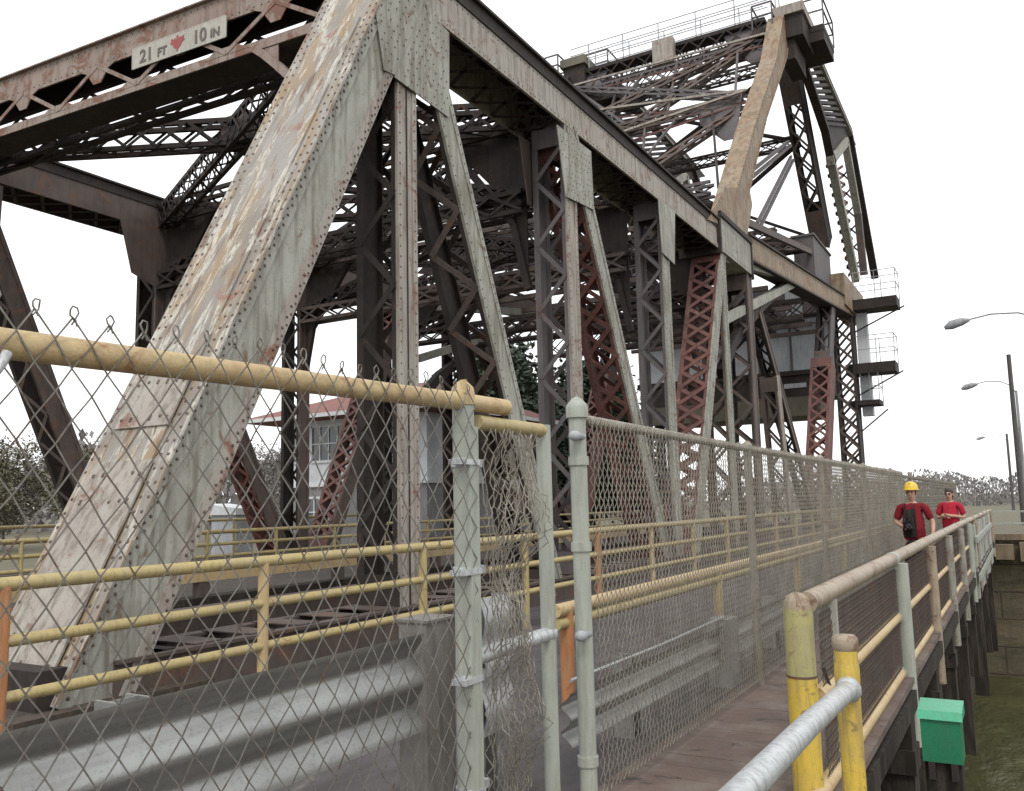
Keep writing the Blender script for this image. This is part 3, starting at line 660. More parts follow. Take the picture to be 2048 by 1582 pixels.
# peak: bearing housings, platforms and railings, catwalk between them
def platform(x0, x1, y0, y1, z, mats, gate=None, h=1.1, mid=True):
    b = MB(); b.box((x0, y0, z - .28), (x1, y1, z)); pf = b.build('platform', mats[0], tower); b = MB()
    c = [(x0, y0), (x1, y0), (x1, y1), (x0, y1)]
    for i in range(4):
        (xa_, ya_), (xb_, yb_) = c[i], c[(i + 1) % 4]
        for zz in ((h, h * .52) if mid else (h,)): b.bar((xa_, ya_, z + zz), (xb_, yb_, z + zz), .06, .06, (0, 0, 1))
        n = max(1, int(math.hypot(xb_ - xa_, yb_ - ya_) / 1.3))
        for k in range(n): b.bar((xa_ + (xb_ - xa_) * k / n, ya_ + (yb_ - ya_) * k / n, z), (xa_ + (xb_ - xa_) * k / n, ya_ + (yb_ - ya_) * k / n, z + h), .06, .06)
    b.build('railing', mats[1], pf); return pf
pk0, pk1 = onY(1550, 38, 37.0), onY(1602, 4, 37.0); pb0, pb1 = onY(1588, 96, 38.6), onY(1648, 48, 38.6); pl0, pl1 = onY(1508, 72, 36.6), onY(1548, 66, 36.6)
for dx_, m1 in ((0, 'rose'), (TF - TN, 'olive')):
    if dx_:
        for q_ in (pk0, pk1, pb0, pb1, pl0): q_.z += .55
    b = MB(); b.box((pk0.x + dx_, 37.0, pk0.z - 1.0), (pk1.x + dx_, 39.2, pk0.z)); b.box((pk0.x - .1 + dx_, 36.85, pk0.z), (pk1.x + .1 + dx_, 39.4, pk1.z), 1); b.build('bearing_housing', ['dark', m1], tower)
    platform(pl0.x + dx_, pl1.x + dx_, 36.4, 38.2, pl0.z + .15, ('dark', 'mauve')); platform(pb0.x + dx_, pb1.x + dx_, 38.5, 41.0, pb1.z, ('dark', 'mauve'), None, 1.25)
    b = MB(); b.box((pb0.x + dx_ + .05, 38.52, pb0.z), (pb1.x + dx_ - .02, 40.9, pb1.z - .28)); b.build('peak_box', 'dark', tower)
    b = MB(); b.box((pk0.x + dx_ + .1, 37.2, pk0.z - 1.9), (pb0.x + dx_ + .3, 39.4, pk0.z - 1.0)); b.build('peak_plate', 'dark', tower)
b = MB(); b.box((xb2, 37.2, 22.55), (xa2, 38.0, 22.75)); cw_ = b.build('catwalk', 'dark', tower); b = MB()
for y in (37.2, 38.0):
    for zz in (.5, .85, 1.2): b.bar((xb2, y, 22.75 + zz), (xa2, y, 22.75 + zz), .035, .035, (0, 0, 1))
    for i in range(6): x = xb2 + 1 + i * 1.8; b.bar((x, y, 22.75), (x, y, 23.95), .045, .045)
b.build('railing', 'lampgrey', cw_)
b = MB(); b.box((-13.2, 36.8, 21.7), (-12.2, 37.18, 22.9)); b.build('junction_box', 'rose', tower)
# columns and bracing under the tower
for x0 in (TN, TF - 1):
    laced((50.2, -.2), (50.2, 12.4), 1.2, x0, x0 - 1, 1, 1, .9, True, True, 2, 3).build('tower_column', PAL, tower)
    a, b_ = line2((1664, 740), (1655, 960), .2, 7.9); laced(a, b_, 1.05, x0 + .05, x0 - .85, 4, 4, .75, True, True, 2, 4).build('raking_column', PAL, tower)
    a, b_ = line2((1664, 740), (1655, 960), 7.85, 11.4); laced(a, b_, .8, x0 - .05, x0 - .75, 6, 1, .75, True, False, 2, 3).build('raking_column', PAL, tower)
    a, b_ = line2((1522, 690), (1606, 990), .2, 8.2, TN - .5); laced(a, b_, .42, x0 - .2, x0 - .7, 3, 1, .6, False).build('brace_column', PAL, tower)
    laced((28.4, .2), (28.4, 9.0), .6, x0, x0 - .8, 3, 1, .6, False, False, 1, 3).build('tower_column', PAL, tower)
    laced((32.6, .2), (31.6, 6.0), .4, x0 + .02, x0 - .6, 5, 3, .6, False, False, 1, 3).build('brace_column', PAL, tower)
    b = MB(); b.bar((x0 - .2, 25.7, 7.0), (x0 - .2, 36.2, 10.35), .28, .22, (1, 0, 0), 0); b.bar((x0 - .2, 25.7, 9.0), (x0 - .2, 36.5, 10.6), .3, .22, (1, 0, 0), 0)
    pts = [(x0 - .35, 25.8 + 9.6 * u, 5.4 + 4.8 * u ** .75) for u in (0, .15, .35, .6, .8, 1)]
    for i in range(5): b.bar(pts[i], pts[i + 1], .34, .25, (1, 0, 0), 1)
    b.build('knee_brace', ['pale', 'dark'], tower)
for y, z in ((30, 8.6), (36, 8.9), (42, 10.4), (48, 11.8)):
    strut((-8.2, y, z), (-19, y, z), .9, .5, pitch=1.0).build('floor_strut', 'dark', tower)
b = MB()
for i in range(9): b.box((-18.8, 29 + i * 2.2, 10.1), (-8.3, 29.18 + i * 2.2, 10.3))
for x in (-9.5, -11.5, -13.5, -15.5, -17.5): b.bar((x, 29, 10.35), (x, 48, 10.4), .12, .1, (0, 0, 1))
b.build('machinery_floor', 'brown', tower)
for z0, xr, yy in ((12.25, -4.9, 49.9), (8.75, -5.2, 49.9), (6.75, -6.1, 49.9)):
    b = MB(); b.box((-7.7, yy - .1, z0 - .55 if z0 > 7 else z0 - .25), (xr, yy + 1.5, z0)); pf = b.build('side_platform', 'dark', tower)
    b = MB()
    for zz in (.75, 1.5):
        b.tube((-7.1, yy - .05, z0 + zz), (xr, yy - .05, z0 + zz), .022, 5); b.tube((xr, yy - .05, z0 + zz), (xr, yy + 1.45, z0 + zz), .022, 5); b.tube((-7.1, yy + 1.45, z0 + zz), (xr, yy + 1.45, z0 + zz), .022, 5)
    for x, y in ((-7.0, yy - .05), ((xr - 7) / 2, yy - .05), (xr, yy - .05), (xr, yy + 1.45), (xr - .9, yy + 1.45)): b.tube((x, y, z0), (x, y, z0 + 1.5), .022, 5)
    b.build('railing', 'lampgrey', pf)
    b = MB(); b.bar((xr + .3, yy + .6, z0 - .5), (-7.3, yy + .6, z0 - 1.7), .07, .07, (0, 1, 0)); b.build('platform_bracket', 'dark', pf)
b = MB(); b.box((-7.15, 50.9, 6.0), (-6.6, 51.5, 12.0)); b.build('ladder_trunk', 'white', tower)

# ------------------------------------------------------------------ counterweight
cwt = thing('counterweight', 'pale grey panelled counterweight box hung between the rear tower columns', 'counterweight', (-13.5, 51, 6))
b = MB(); b.box((-19.4, 49.2, 8.6), (-8.45, 53, 11.1)); 
for i in range(7): b.box((-19.2 + i * 1.75, 49.14, 8.6), (-19.08 + i * 1.75, 49.2, 11.1), 1)
b.build('panelled_side', ['cwpanel', 'mauve'], cwt)
b = MB(); b.box((-19.6, 48.7, 11.1), (-8.4, 53, 11.32)); b.build('ledge', 'cwpanel', cwt)
b = MB(); b.box((-19.4, 49.3, 7.2), (-8.45, 53, 8.6)); b.box((-19.5, 49.1, 8.35), (-8.42, 49.3, 8.6)); b.build('lower_girder', 'dark', cwt)
b = MB(); b.box((-18.8, 49.35, 6.1), (-9.0, 53, 7.2)); b.build('concrete_block', 'olive', cwt)
b = MB(); b.box((-10.9, 49.24, 7.65), (-9.7, 49.3, 7.9)); b.build('label_plate', 'cwpanel', cwt)
b = MB(); b.box((-16.5, 49.6, 11.32), (-8.6, 52.8, 13.4)); b.box((-10.6, 49.5, 11.32), (-9.7, 49.6, 13.4), 1); b.box((-12.9, 49.5, 11.32), (-12.4, 49.6, 13.2), 1); b.build('machinery_housing', ['mauve', 'cwpanel'], cwt)

# ------------------------------------------------------------------ clearance sign on the portal girder
sg = thing('clearance_sign', 'long white clearance sign with black figures and red leaf on the portal girder', 'sign', tuple(pv(365, 87)))
c4_ = [pv(*q) for q in ((272, 101), (458, 36), (460, 78), (274, 139))]
z0 = (c4_[2].z + c4_[3].z) / 2; z1 = (c4_[0].z + c4_[1].z) / 2; q0 = (c4_[1] - PA).dot(PD); q1 = (c4_[0] - PA).dot(PD)
b = MB(); b.prism([pq(q1, z0, .05), pq(q0, z0, .05), pq(q0, z1, .05), pq(q1, z1, .05)], PNn * .02); b.build('sign_panel', 'signwhite', sg)
b = MB()
for (qa, za, qb, zb) in ((q1, z0, q0, z0), (q1, z1, q0, z1), (q1, z0, q1, z1), (q0, z0, q0, z1)): b.bar(pq(qa, za, .062), pq(qb, zb, .062), .02, .02, PNn)
b.build('sign_frame', 'signwhite', sg)
def letters(txt, q, z, size, mat, nm='lettering'):
    cu = bpy.data.curves.new('t', 'FONT'); cu.body = txt; cu.size = size; cu.extrude = .004; cu.align_x = 'CENTER'; cu.offset = .006
    to = bpy.data.objects.new('t', cu); COL.objects.link(to); dg = bpy.context.evaluated_depsgraph_get()
    me = bpy.data.meshes.new_from_object(to.evaluated_get(dg)); bpy.data.objects.remove(to); bpy.data.curves.remove(cu)
    o_ = ORG[sg.name]; base = pq(q, z, .076)
    for v in me.vertices: v.co = base - PD * v.co.x + V((0, 0, v.co.y)) + PNn * v.co.z - o_
    me.materials.clear(); me.materials.append(M[mat]); ob = bpy.data.objects.new(nm, me); COL.objects.link(ob); ob.parent = sg
W_ = q1 - q0; hh = z1 - z0; letters('21', q1 - W_ * .16, z0 + hh * .18, hh * .88, 'signblack'); letters('FT', q1 - W_ * .335, z0 + hh * .18, hh * .58, 'signblack')
letters('10', q1 - W_ * .735, z0 + hh * .18, hh * .88, 'signblack'); letters('IN', q1 - W_ * .895, z0 + hh * .18, hh * .58, 'signblack')
leaf = [(0, -.5), (.06, -.3), (.27, -.1), (.25, -.02), (.5, .16), (.4, .2), (.44, .4), (.22, .33), (.16, .42), (.09, .22), (.05, .52), (-.05, .52), (-.09, .22), (-.16, .42), (-.22, .33), (-.44, .4), (-.4, .2), (-.5, .16), (-.25, -.02), (-.27, -.1), (-.06, -.3)]
b = MB(); cq = q1 - W_ * .5; zc = z0 + hh * .47
b.prism([pq(cq - x * hh * .95, zc + y * hh * .8, .072) for x, y in leaf], PNn * .006); b.build('red_leaf', 'signred', sg)

# ------------------------------------------------------------------ chain link fences
def mesh_wires(y0, y1, z0, z1, X, dx, dz, r, wob=.004, top=None, warp=None, n=4, tips=False):
    mb = MB(); k = int((z1 - z0) / (dz / 2)); i = 0; y = y0
    while y < y1:
        pts = []
        for j in range(k + 1):
            par = (i + j) % 2; z = z1 - j * dz / 2
            p = V((X + (wob if (par == 1) == (i % 2 == 0) else -wob), y + par * dx, z)); pts.append(warp(p) if warp else p)
            if warp and pts[-1] is None: pts.pop(); break
        if len(pts) > 1: mb.path(pts, r, n, 0, False)
        if top and i % 2 == 0:
            c = V((X, y, z1))
            if warp: c = warp(c)
            rr = random.uniform(.8, 1.2); tl = random.uniform(-.012, .012)
            lp = [c + V((random.uniform(-.004, .004), a * rr + tl * b_ * 10, b_ * rr)) for a, b_ in ((-.006, -.02), (.007, -.002), (.011, .014), (.008, .027), (-.004, .03), (-.012, .019), (-.009, .005), (.003, -.006), (.010, -.022))]
            mb.path(lp, r * .9, n, 0, False)
        if tips and y < 20:
            h = random.uniform(.004, .026); mb.path([(X, y, z1 - .02), (X + .005, y + .012, z1 + h), (X - .005, y + .02, z1 + h * .6)], r, 4, 0, False)
        i += 1; y += dx
    return mb
FX = -2.16
nf = thing('chain_link_fence', 'close chain link fence panel with thick tan top pipe', 'fence', (FX, 2, 0))
def sag(p): return V((p.x + .012 * math.sin(p.y * 5 + p.z * 2), p.y + .006 * math.sin(p.z * 9 + p.y * 3), p.z + .008 * math.sin(p.y * 7)))
mesh_wires(.35, 3.30, -.02, 2.165, FX + .052, .052, .135, .0029, top=True, warp=sag, n=5).build('wire_mesh', 'wire', nf)
b = MB(); b.path([(FX, .1, 2.06), (FX, 1.22, 2.075), (FX, 2.04, 2.09), (FX, 3.4, 2.118), (FX, 3.69, 2.122)], .040, 16); b.build('top_pipe', 'tan', nf)
b = MB(); b.tube((FX, 3.31, -.05), (FX, 3.31, 2.12), .05, 16); b.box((FX + .01, 3.27, .0), (FX + .057, 3.345, 2.0)); pst = b.build('post', 'post', nf)
b = MB(); b.lathe((FX, 3.31, 2.10), [(.055, 0), (.056, .05), (.05, .08), (.02, .11)], 14); b.bar((FX + .03, 3.27, 2.15), (FX + .03, 3.27, 2.21), .012, .03); b.build('post_cap', 'tan', pst)
for z in (1.84, 1.36, .90, .43):
    b = MB(); b.lathe((FX, 3.31, z - .02), [(.058, 0), (.058, .04)], 16); b.box((FX - .01, 3.36, z - .018), (FX + .02, 3.45, z + .018)); b.box((FX - .01, 3.2, z - .012), (FX + .062, 3.35, z + .012)); b.build('tension_band', 'galvp', pst)
b = MB(); b.tube((FX, .12, -.05), (FX, .12, 2.06), .045, 14); b.build('post', 'post', nf)
b = MB(); b.path([(FX + .06 + .1 * math.cos(a), 1.13 + .03 * math.sin(a * 2), 1.99 + .1 * math.sin(a)) for a in [R(x) for x in range(200, 381, 15)]], .012, 8); b.build('loose_band', 'galvp', nf)

gt = thing('chain_link_gate', 'narrow grey chain link gate with torn crumpled mesh hanging ajar', 'gate', (FX, 3.8, 0))
def crumple(p):
    lim = 4.0 - .14 * abs(math.sin(p.z * 3.1)) - .05 * math.sin(p.z * 11)
    if p.y > lim: return None
    q = (p.y - 3.4)
    return V((p.x + .05 * math.sin(p.z * 7 + p.y * 9) * q * 2 + random.uniform(-.012, .012), p.y + .03 * math.sin(p.z * 6 + 1) * q + random.uniform(-.01, .01), p.z + random.uniform(-.015, .015)))
mesh_wires(3.40, 4.0, .02, 2.0, FX + .04, .03, .085, .0032, warp=crumple).build('wire_mesh', 'finewire', gt)
mesh_wires(3.46, 3.93, .3, 1.99, FX + .09, .027, .07, .003, warp=lambda p: (lambda q: None if q is None else V((q.x + .03 * math.sin(p.z * 13), q.y - .04 + .05 * math.sin(p.z * 4.3), q.z)))(crumple(p))).build('loose_mesh', 'finewire', gt)
b = MB(); b.tube((FX, 4.08, .05), (FX, 4.08, 2.06), .04, 14); b.build('stile', 'post', gt)
b = MB(); b.path([(FX, 3.42, 2.03), (FX, 3.9, 2.03), (FX, 4.06, 2.03)], .036, 14); b.build('top_rail', 'yellow', gt)
b = MB(); b.tube((FX, 3.38, .975), (FX, 4.06, .985), .036, 14); b.ball((FX, 4.08, .985), .05); b.build('middle_rail', 'galvp', gt)
b = MB(); b.tube((FX, 3.42, .12), (FX, 4.06, .12), .034, 12); b.build('bottom_rail', 'post', gt)

ff = thing('chain_link_fence', 'long fine meshed chain link fence running beside the walkway to the distance', 'fence', (FX, 4.5, 0))
mesh_wires(4.56, 20, .03, 2.12, FX + .045,   .032, .086, .0031, tips=True).build('wire_mesh', 'finewire', ff)
mesh_wires(20, 37.5, .03, 2.08, FX + .045, .064, .172, .0045, top=None, n=3).build('wire_mesh', 'finewire', ff)
b = MB(); b.tube((FX, 4.5, 2.125), (FX, 15, 2.08), .032, 12); b.tube((FX, 15, 2.08), (FX, 37.5, 1.97), .032, 8); b.build('top_pipe', 'finewire', ff)
b = MB(); b.tube((FX, 4.5, -.05), (FX, 4.5, 2.17), .048, 16); gp = b.build('post', 'post', ff)
b = MB(); b.lathe((FX, 4.5, 2.13), [(.062, 0), (.064, .06), (.058, .075), (.05, .085), (.03, .11), (.0, .125)], 16); b.build('post_cap', 'post', gp)
for z in (1.88, 1.40, .25):
    b = MB(); b.lathe((FX, 4.5, z - .02), [(.058, 0), (.058, .05)], 16); b.build('tension_band', 'post', gp)
for z in (2.02, .93):
    b = MB(); b.tube((FX + .03, 4.5, z), (FX + .03, 4.41, z), .022, 10); b.ball((FX + .03, 4.40, z), .036, 12, 0, (1, 1, .85)); b.build('hinge_pin', 'lampgrey', gp)
for i, y in enumerate([8.1, 11.5, 15, 18.4, 21.8, 25.2, 28.7, 32, 35.5]):
    b = MB(); b.tube((FX, y, -.05), (FX, y, 2.13), .038, 10); b.lathe((FX, y, 2.12), [(.045, 0), (.045, .03), (.015, .06)], 10); b.build('post', 'finewire', ff)

# ------------------------------------------------------------------ yellow pipe railings
def railing(name, label, x, y0, y1, zs, rs, posts, pr, zb, mat, pmat, group=None, seg=12):
    t = thing(name, label, 'railing', (x, y0, zb), group)
    for i, (z, r) in enumerate(zip(zs, rs)):
        b = MB(); n_ = max(1, int((y1 - y0) / 4)); b.path([(x, y0 + (y1 - y0) * k / n_, z + random.uniform(-.008, .008)) for k in range(n_ + 1)], r, seg); b.build(('top_rail', 'middle_rail', 'lower_rail')[i], mat, t)
    for k, y in enumerate(posts):
        b = MB(); b.tube((x, y, zb), (x, y, zs[0]), pr, seg); b.lathe((x, y, zb), [(pr * 2.2, 0), (pr * 2.2, .015), (pr * 1.05, .02)], 10); b.build('post', pmat[k % len(pmat)], t)
    return t
railing('pipe_railing', 'yellow three bar pipe railing in front of the pale end post', -6.0, 1.2, 36, [1.19, .81, .44], [.05, .042, .042], [3.49, 5.85, 8.3, 10.7, 13.1, 15.5, 17.9, 20.3, 22.7, 25.1, 27.5, 30, 32.5, 35], .05, -.08, 'yellow', ['orange', 'tan', 'yellow', 'yellow'])
railing('pipe_railing', 'faded yellow pipe railing on the far side of the roadway', -18.0, 4, 46, [1.12, .8, .5], [.05, .045, .045], [6 + 2.4 * i for i in range(17)], .05, .1, 'yellow', ['yellow'], seg=8)
railing('pipe_railing', 'thin weathered yellow railing beyond the far truss', -22.5, 4, 40, [1.35, .95], [.045, .04], [5 + 2.6 * i for i in range(14)], .045, -.25, 'yellow', ['yellow'], seg=8)
dr = thing('pipe_rail', 'thick double yellow pipe rail on an orange post beyond the gate', 'railing', (-3.4, 6.6, 0))
for z, r in ((.765, .055), (.655, .05)):
    b = MB(); b.path([(-3.4, 6.55, z), (-3.4, 12, z), (-3.4, 22, z), (-3.4, 36, z)], r, 14); b.build('rail', 'tan' if z > .7 else 'yellow', dr)
for i, y in enumerate((6.75, 11, 15.5, 20, 24.5, 29, 33.5)):
    b = MB(); b.tube((-3.4, y, -.08), (-3.4, y, .74), .06, 12); b.build('post', 'orange' if i == 0 else 'yellow', dr)
    b = MB(); b.lathe((-3.4, y, -.07), [(.12, 0), (.12, .02), (.065, .025)], 10); b.build('post_foot', 'brown', dr)

# ------------------------------------------------------------------ corrugated guard rails
def wbeam(mb, x, y0, y1, zc, h, waves=2, dep=.072):
    prof = []; n = 14 * waves
    for i in range(n + 1):
        u = i / n; a = u * waves * 2 * math.pi
        prof.append((x + dep * (.5 + .5 * math.cos(a)) ** .8, zc - h / 2 + h * u))
    ys = [y0 + (y1 - y0) * k / 6 for k in range(7)]; vs = []
    for y in ys:
        for px_, pz in prof: vs.append((px_, y, pz))
    m_ = n + 1
    fs = [(i * m_ + k, (i + 1) * m_ + k, (i + 1) * m_ + k + 1, i * m_ + k + 1) for i in range(6) for k in range(n)]
    vs2 = [(a - .004, b_, c) for a, b_, c in vs]
    mb.add(vs, fs, 0, True); mb.add(vs2, [f[::-1] for f in fs], 0, True)
def gpost(mb, x, y, z0, z1): 
    mb.box((x - .16, y - .075, z0), (x - .01, y - .06, z1)); mb.box((x - .16, y + .06, z0), (x - .01, y + .075, z1)); mb.box((x - .09, y - .06, z0), (x - .08, y + .06, z1))
g1 = thing('guard_rail', 'bright galvanised corrugated guard rail behind the close fence', 'guard rail', (-3, 2, -.1))
b = MB(); wbeam(b, -3.0, -1.5, 4.05, .69, .52); b.build('beam', 'galv', g1)
for y in (.4, 2.3):
    b = MB(); gpost(b, -3.02, y, -.1, .93); b.build('post', 'galv', g1)
b = MB(); b.box((-3.12, 4.08, -.1), (-2.93, 4.36, 1.0)); b.box((-3.14, 4.07, 1.0), (-2.92, 4.37, 1.015)); b.build('end_post', 'dullgrey', g1)
g3 = thing('guard_rail_end', 'rounded galvanised guard rail end piece behind the gate', 'guard rail', (-2.75, 4.8, 0))
b = MB(); n = 30; prof = []
for i in range(n + 1):
    u = i / n; a = u * 3 * 2 * math.pi; prof.append((.032 * (.5 - .5 * math.cos(a)) ** .8, .36 + .76 * u))
vs = []; cols = 13
for j in range(cols):
    v = j / (cols - 1); y = 4.28 + .62 * math.sin(v * 1.45) / math.sin(1.45); xx = -2.70 - .30 * v ** 2.2
    for dx_, z in prof:
        edge = 1 - .10 * v ** 3; zz = .74 + (z - .74) * edge; vs.append((xx + dx_, y, zz))
fs = [(i * (n + 1) + k, (i + 1) * (n + 1) + k, (i + 1) * (n + 1) + k + 1, i * (n + 1) + k + 1) for i in range(cols - 1) for k in range(n)]
b.add(vs, fs, 0, True); b.add([(a - .005, b_, c) for a, b_, c in vs], [f[::-1] for f in fs], 0, True); b.build('end_shoe', 'galvp', g3)
b = MB(); gpost(b, -2.74, 4.45, -.1, 1.05); b.build('post', 'galv', g3)
g2 = thing('guard_rail', 'low corrugated guard rail behind the fine meshed fence', 'guard rail', (-2.5, 7, -.1))
b = MB(); wbeam(b, -2.55, 4.95, 8.2, .33, .32, 2, .07); wbeam(b, -2.56, 8.35, 30, .33, .32, 2, .07); b.build('beam', 'galv', g2)
b = MB(); b.box((-2.62, 8.1, -.1), (-2.42, 8.4, .55)); b.build('post', 'greywall', g2)
for y in (6.2, 10.5, 12.7, 15, 17.2, 19.5, 22, 24.5, 27):
    b = MB(); gpost(b, -2.56, y, -.1, .52); b.build('post', 'galv', g2)
b = MB(); b.path([(-2.5, 5.0, .56), (-2.5, 6.6, .545), (-2.5, 8.25, .56)], .012, 8); b.build('cable', 'galvp', g2)

# ------------------------------------------------------------------ walkway handrail along the water
RX = -1.1
hr = thing('handrail', 'thick beige pipe handrail with yellow lower bars along the water', 'railing', (RX, 5.2, 0))
b = MB(); b.path([(RX, 5.2, 1.06), (RX, 10, 1.055), (RX, 20, 1.05), (RX, 38.5, 1.0)], .06, 18); b.build('top_rail', 'railtop', hr)
for z in (.53, .03):
    b = MB(); b.path([(RX + .01, 4.4 if z < .3 else 5.3, z), (RX + .01, 12, z), (RX + .01, 24, z), (RX + .01, 38, z - .02)], .046, 12); b.build('middle_rail' if z > .3 else 'lower_rail', 'tan', hr)
mesh_wires(5.35, 16, -.12, .98, RX + .03, .022, .06, .0022, n=3).build('infill_mesh', 'brown', hr)
mesh_wires(16, 37, -.12, .98, RX + .03, .05, .13, .0045, n=3).build('infill_mesh', 'brown', hr)
y = 5.95; k = 0
while y < 38:
    if k == 0: b = MB(); b.tube((RX + .0, 5.78, -.62), (RX + .0, 5.78, 1.02), .062, 12); b.build('post', 'railpost', hr); y += 3.05; k = 1; continue
    b = MB(); b.tube((RX + .075, y, -.62), (RX + .075, y, 1.02), .062, 12); b.box((RX - .02, y - .05, .96), (RX + .09, y + .05, 1.0)); [b.lathe((RX + .01, y - .075, z_), [(.054, 0), (.056, .02), (.056, .13), (.054, .15)], 12, 0, (0, 1, 0)) for z_ in (.53, .03)]; b.lathe((RX, y - .06, 1.056), [(.064, 0), (.066, .02), (.066, .1), (.064, .12)], 14, 0, (0, 1, 0)); b.build('post', ('railpost', 'post', 'railtop', 'railpost')[k % 4], hr)
    y += 3.05; k += 1
b = MB(); b.tube((-1.15, 5.2, -.05), (-1.15, 5.2, .66), .082, 18, 0); b.tube((-1.15, 5.2, .66), (-1.15, 5.2, 1.03), .080, 18, 1); b.lathe((-1.15, 5.2, .65), [(.085, 0), (.085, .012)], 18, 2)
b.lathe((-1.15, 5.2, 1.02), [(.08, 0), (.078, .04), (.06, .075), (.03, .092), (.0, .095)], 18, 3); b.build('corner_post', ['bright', 'lime', 'brown', 'railtop'], hr)
b = MB(); b.path([(-1.08, 5.45, .66), (-1.06, 5.5, .55), (-1.03, 5.55, .42), (-1.0, 5.57, .36)], .011, 6); b.build('loose_rod', 'dark', hr)
fr = thing('handrail', 'white pipe handrail on a yellow post with a brown cap', 'railing', (-.67, 3.84, 0))
b = MB(); b.tube((-.67, 3.84, -.05), (-.67, 3.84, 1.04), .046, 16); 
b.lathe((-.67, 3.84, .90), [(.048, 0), (.05, .02), (.05, .06), (.048, .08)], 16); b.build('post', 'bright', fr)
b = MB(); b.lathe((-.67, 3.84, 1.03), [(.046, 0), (.052, .01), (.052, .045), (.04, .06), (.0, .065)], 16); b.build('post_cap', 'railtop', fr)
b = MB(); b.path([(-.66, 3.79, .885), (-.645, 3.0, .93), (-.62, 2.1, .97), (-.6, .4, 1.02)], .037, 16); b.ball((-.66, 3.79, .885), .052); b.build('top_rail', 'galvp', fr)
b = MB(); b.tube((-.6, .42, -.05), (-.6, .42, 1.02), .045, 12); b.build('post', 'bright', fr)
# white boards at the far end of the handrail and the rail across the canal wall
eb = thing('board_barrier', 'short weathered white board barrier at the far end of the handrail', 'barrier', (-1.0, 30, 0))
for i in range(9):
    b = MB(); y = 22.6 + i * 1.25; b.box((-1.06, y, -.7 + .03 * (i % 3)), (-.98, y + .5, .93 + .04 * (i % 2))); b.build('board', ['post', 'railtop', 'cwpanel'][i % 3], eb)
b = MB(); b.box((-.98, 22.5, .55), (-.93, 33.6, .68)); b.box((-.98, 22.5, -.3), (-.93, 33.6, -.16)); b.build('batten', 'post', eb)
cr = thing('guard_railing', 'pale post and rail fence along the top of the far canal wall', 'railing', (5, 38.3, .1))
for z in (.95, .5):
    b = MB(); b.bar((-1.2, 38.4, z), (40, 38.4, z), .1, .07, (0, 0, 1)); b.build('rail', 'post', cr)
for i in range(14):
    b = MB(); b.box((-1.3 + i * 2.6, 38.3, .1), (-1.12 + i * 2.6, 38.48, 1.02)); b.build('post', 'post', cr)
o = MB()
for a in ((-1.0, -.4), (-.2, .5), (.5, 1.6), (1.6, 2.3), (2.4, 3.6), (3.8, 5.5)): o.box((a[0], 37.3 + random.uniform(-.1, .1), -.75 + random.uniform(-.1, .1)), (a[1], 37.84, -.15 + random.uniform(-.1, .1)))
tag(o.build('broken_masonry', 'stone', None, (1, 37.5, -.6)), 'broken pale stone blocks stuck out of the far canal wall', 'masonry')

# ------------------------------------------------------------------ green box on a pile
gb = thing('equipment_box', 'bright green lidded box mounted on a dark pile above the water', 'box', (-.6, 7, -.2))
b = MB(); b.box((-.735, 6.85, -.17), (-.485, 7.1, .115)); b.build('body', 'green', gb)
b = MB(); b.prism([(-.75, 6.83, .115), (-.75, 7.13, .115), (-.75, 7.12, .20), (-.75, 6.88, .165)], (.28, 0, 0)); b.build('lid', 'greenlid', gb)
for x_ in (-.70, -.56): b = MB(); b.box((x_, 6.83, -.28), (x_ + .04, 6.90, -.172)); b.build('bracket', 'dark', gb)
b = MB(); b.box((-.73, 6.9, WZ - .3), (-.5, 7.15, -.186)); tag(b.build('timber_pile', 'wood', None, (-.6, 7, -3)), 'dark timber pile under the green box', 'pile')

# ------------------------------------------------------------------ control house
hs = thing('control_house', 'white two storey house with a red hip roof behind the bridge', 'house', (-23.7, 32, -.2))
hx0, hx1, hy0, hy1 = -27.5, -20.0, 28.0, 36.0
b = MB(); b.box((hx0, hy0, -.25), (hx1, hy1, 2.7), 1); b.box((hx0 - .06, hy0 - .06, 2.7), (hx1 + .06, hy1 + .06, 5.55), 0); b.box((hx0 - .12, hy0 - .12, 2.55), (hx1 + .12, hy1 + .12, 2.7), 2)
b.build('wall', ['siding', 'greywall', 'white'], hs)
b = MB(); e = 1.3; zc = 5.5; rx0, rx1, ry0, ry1 = hx0 - e, hx1 + e, hy0 - e, hy1 + e
b.add([(rx0, ry0, zc), (rx1, ry0, zc), (rx1, ry1, zc), (rx0, ry1, zc), (rx0 + 3.5, 32, zc + 1.7), (rx1 - 3.5, 32, zc + 1.7), (rx0, ry0, zc - .16), (rx1, ry0, zc - .16), (rx1, ry1, zc - .16), (rx0, ry1, zc - .16)],
      [(0, 1, 5, 4), (1, 2, 5), (2, 3, 4, 5), (3, 0, 4), (6, 9, 8, 7)], 0)
b.add([(rx0, ry0, zc), (rx1, ry0, zc), (rx1, ry1, zc), (rx0, ry1, zc), (rx0, ry0, zc - .16), (rx1, ry0, zc - .16), (rx1, ry1, zc - .16), (rx0, ry1, zc - .16)], [(0, 4, 5, 1), (1, 5, 6, 2), (2, 6, 7, 3), (3, 7, 4, 0)], 1)
b.build('roof', ['roof', 'white'], hs)
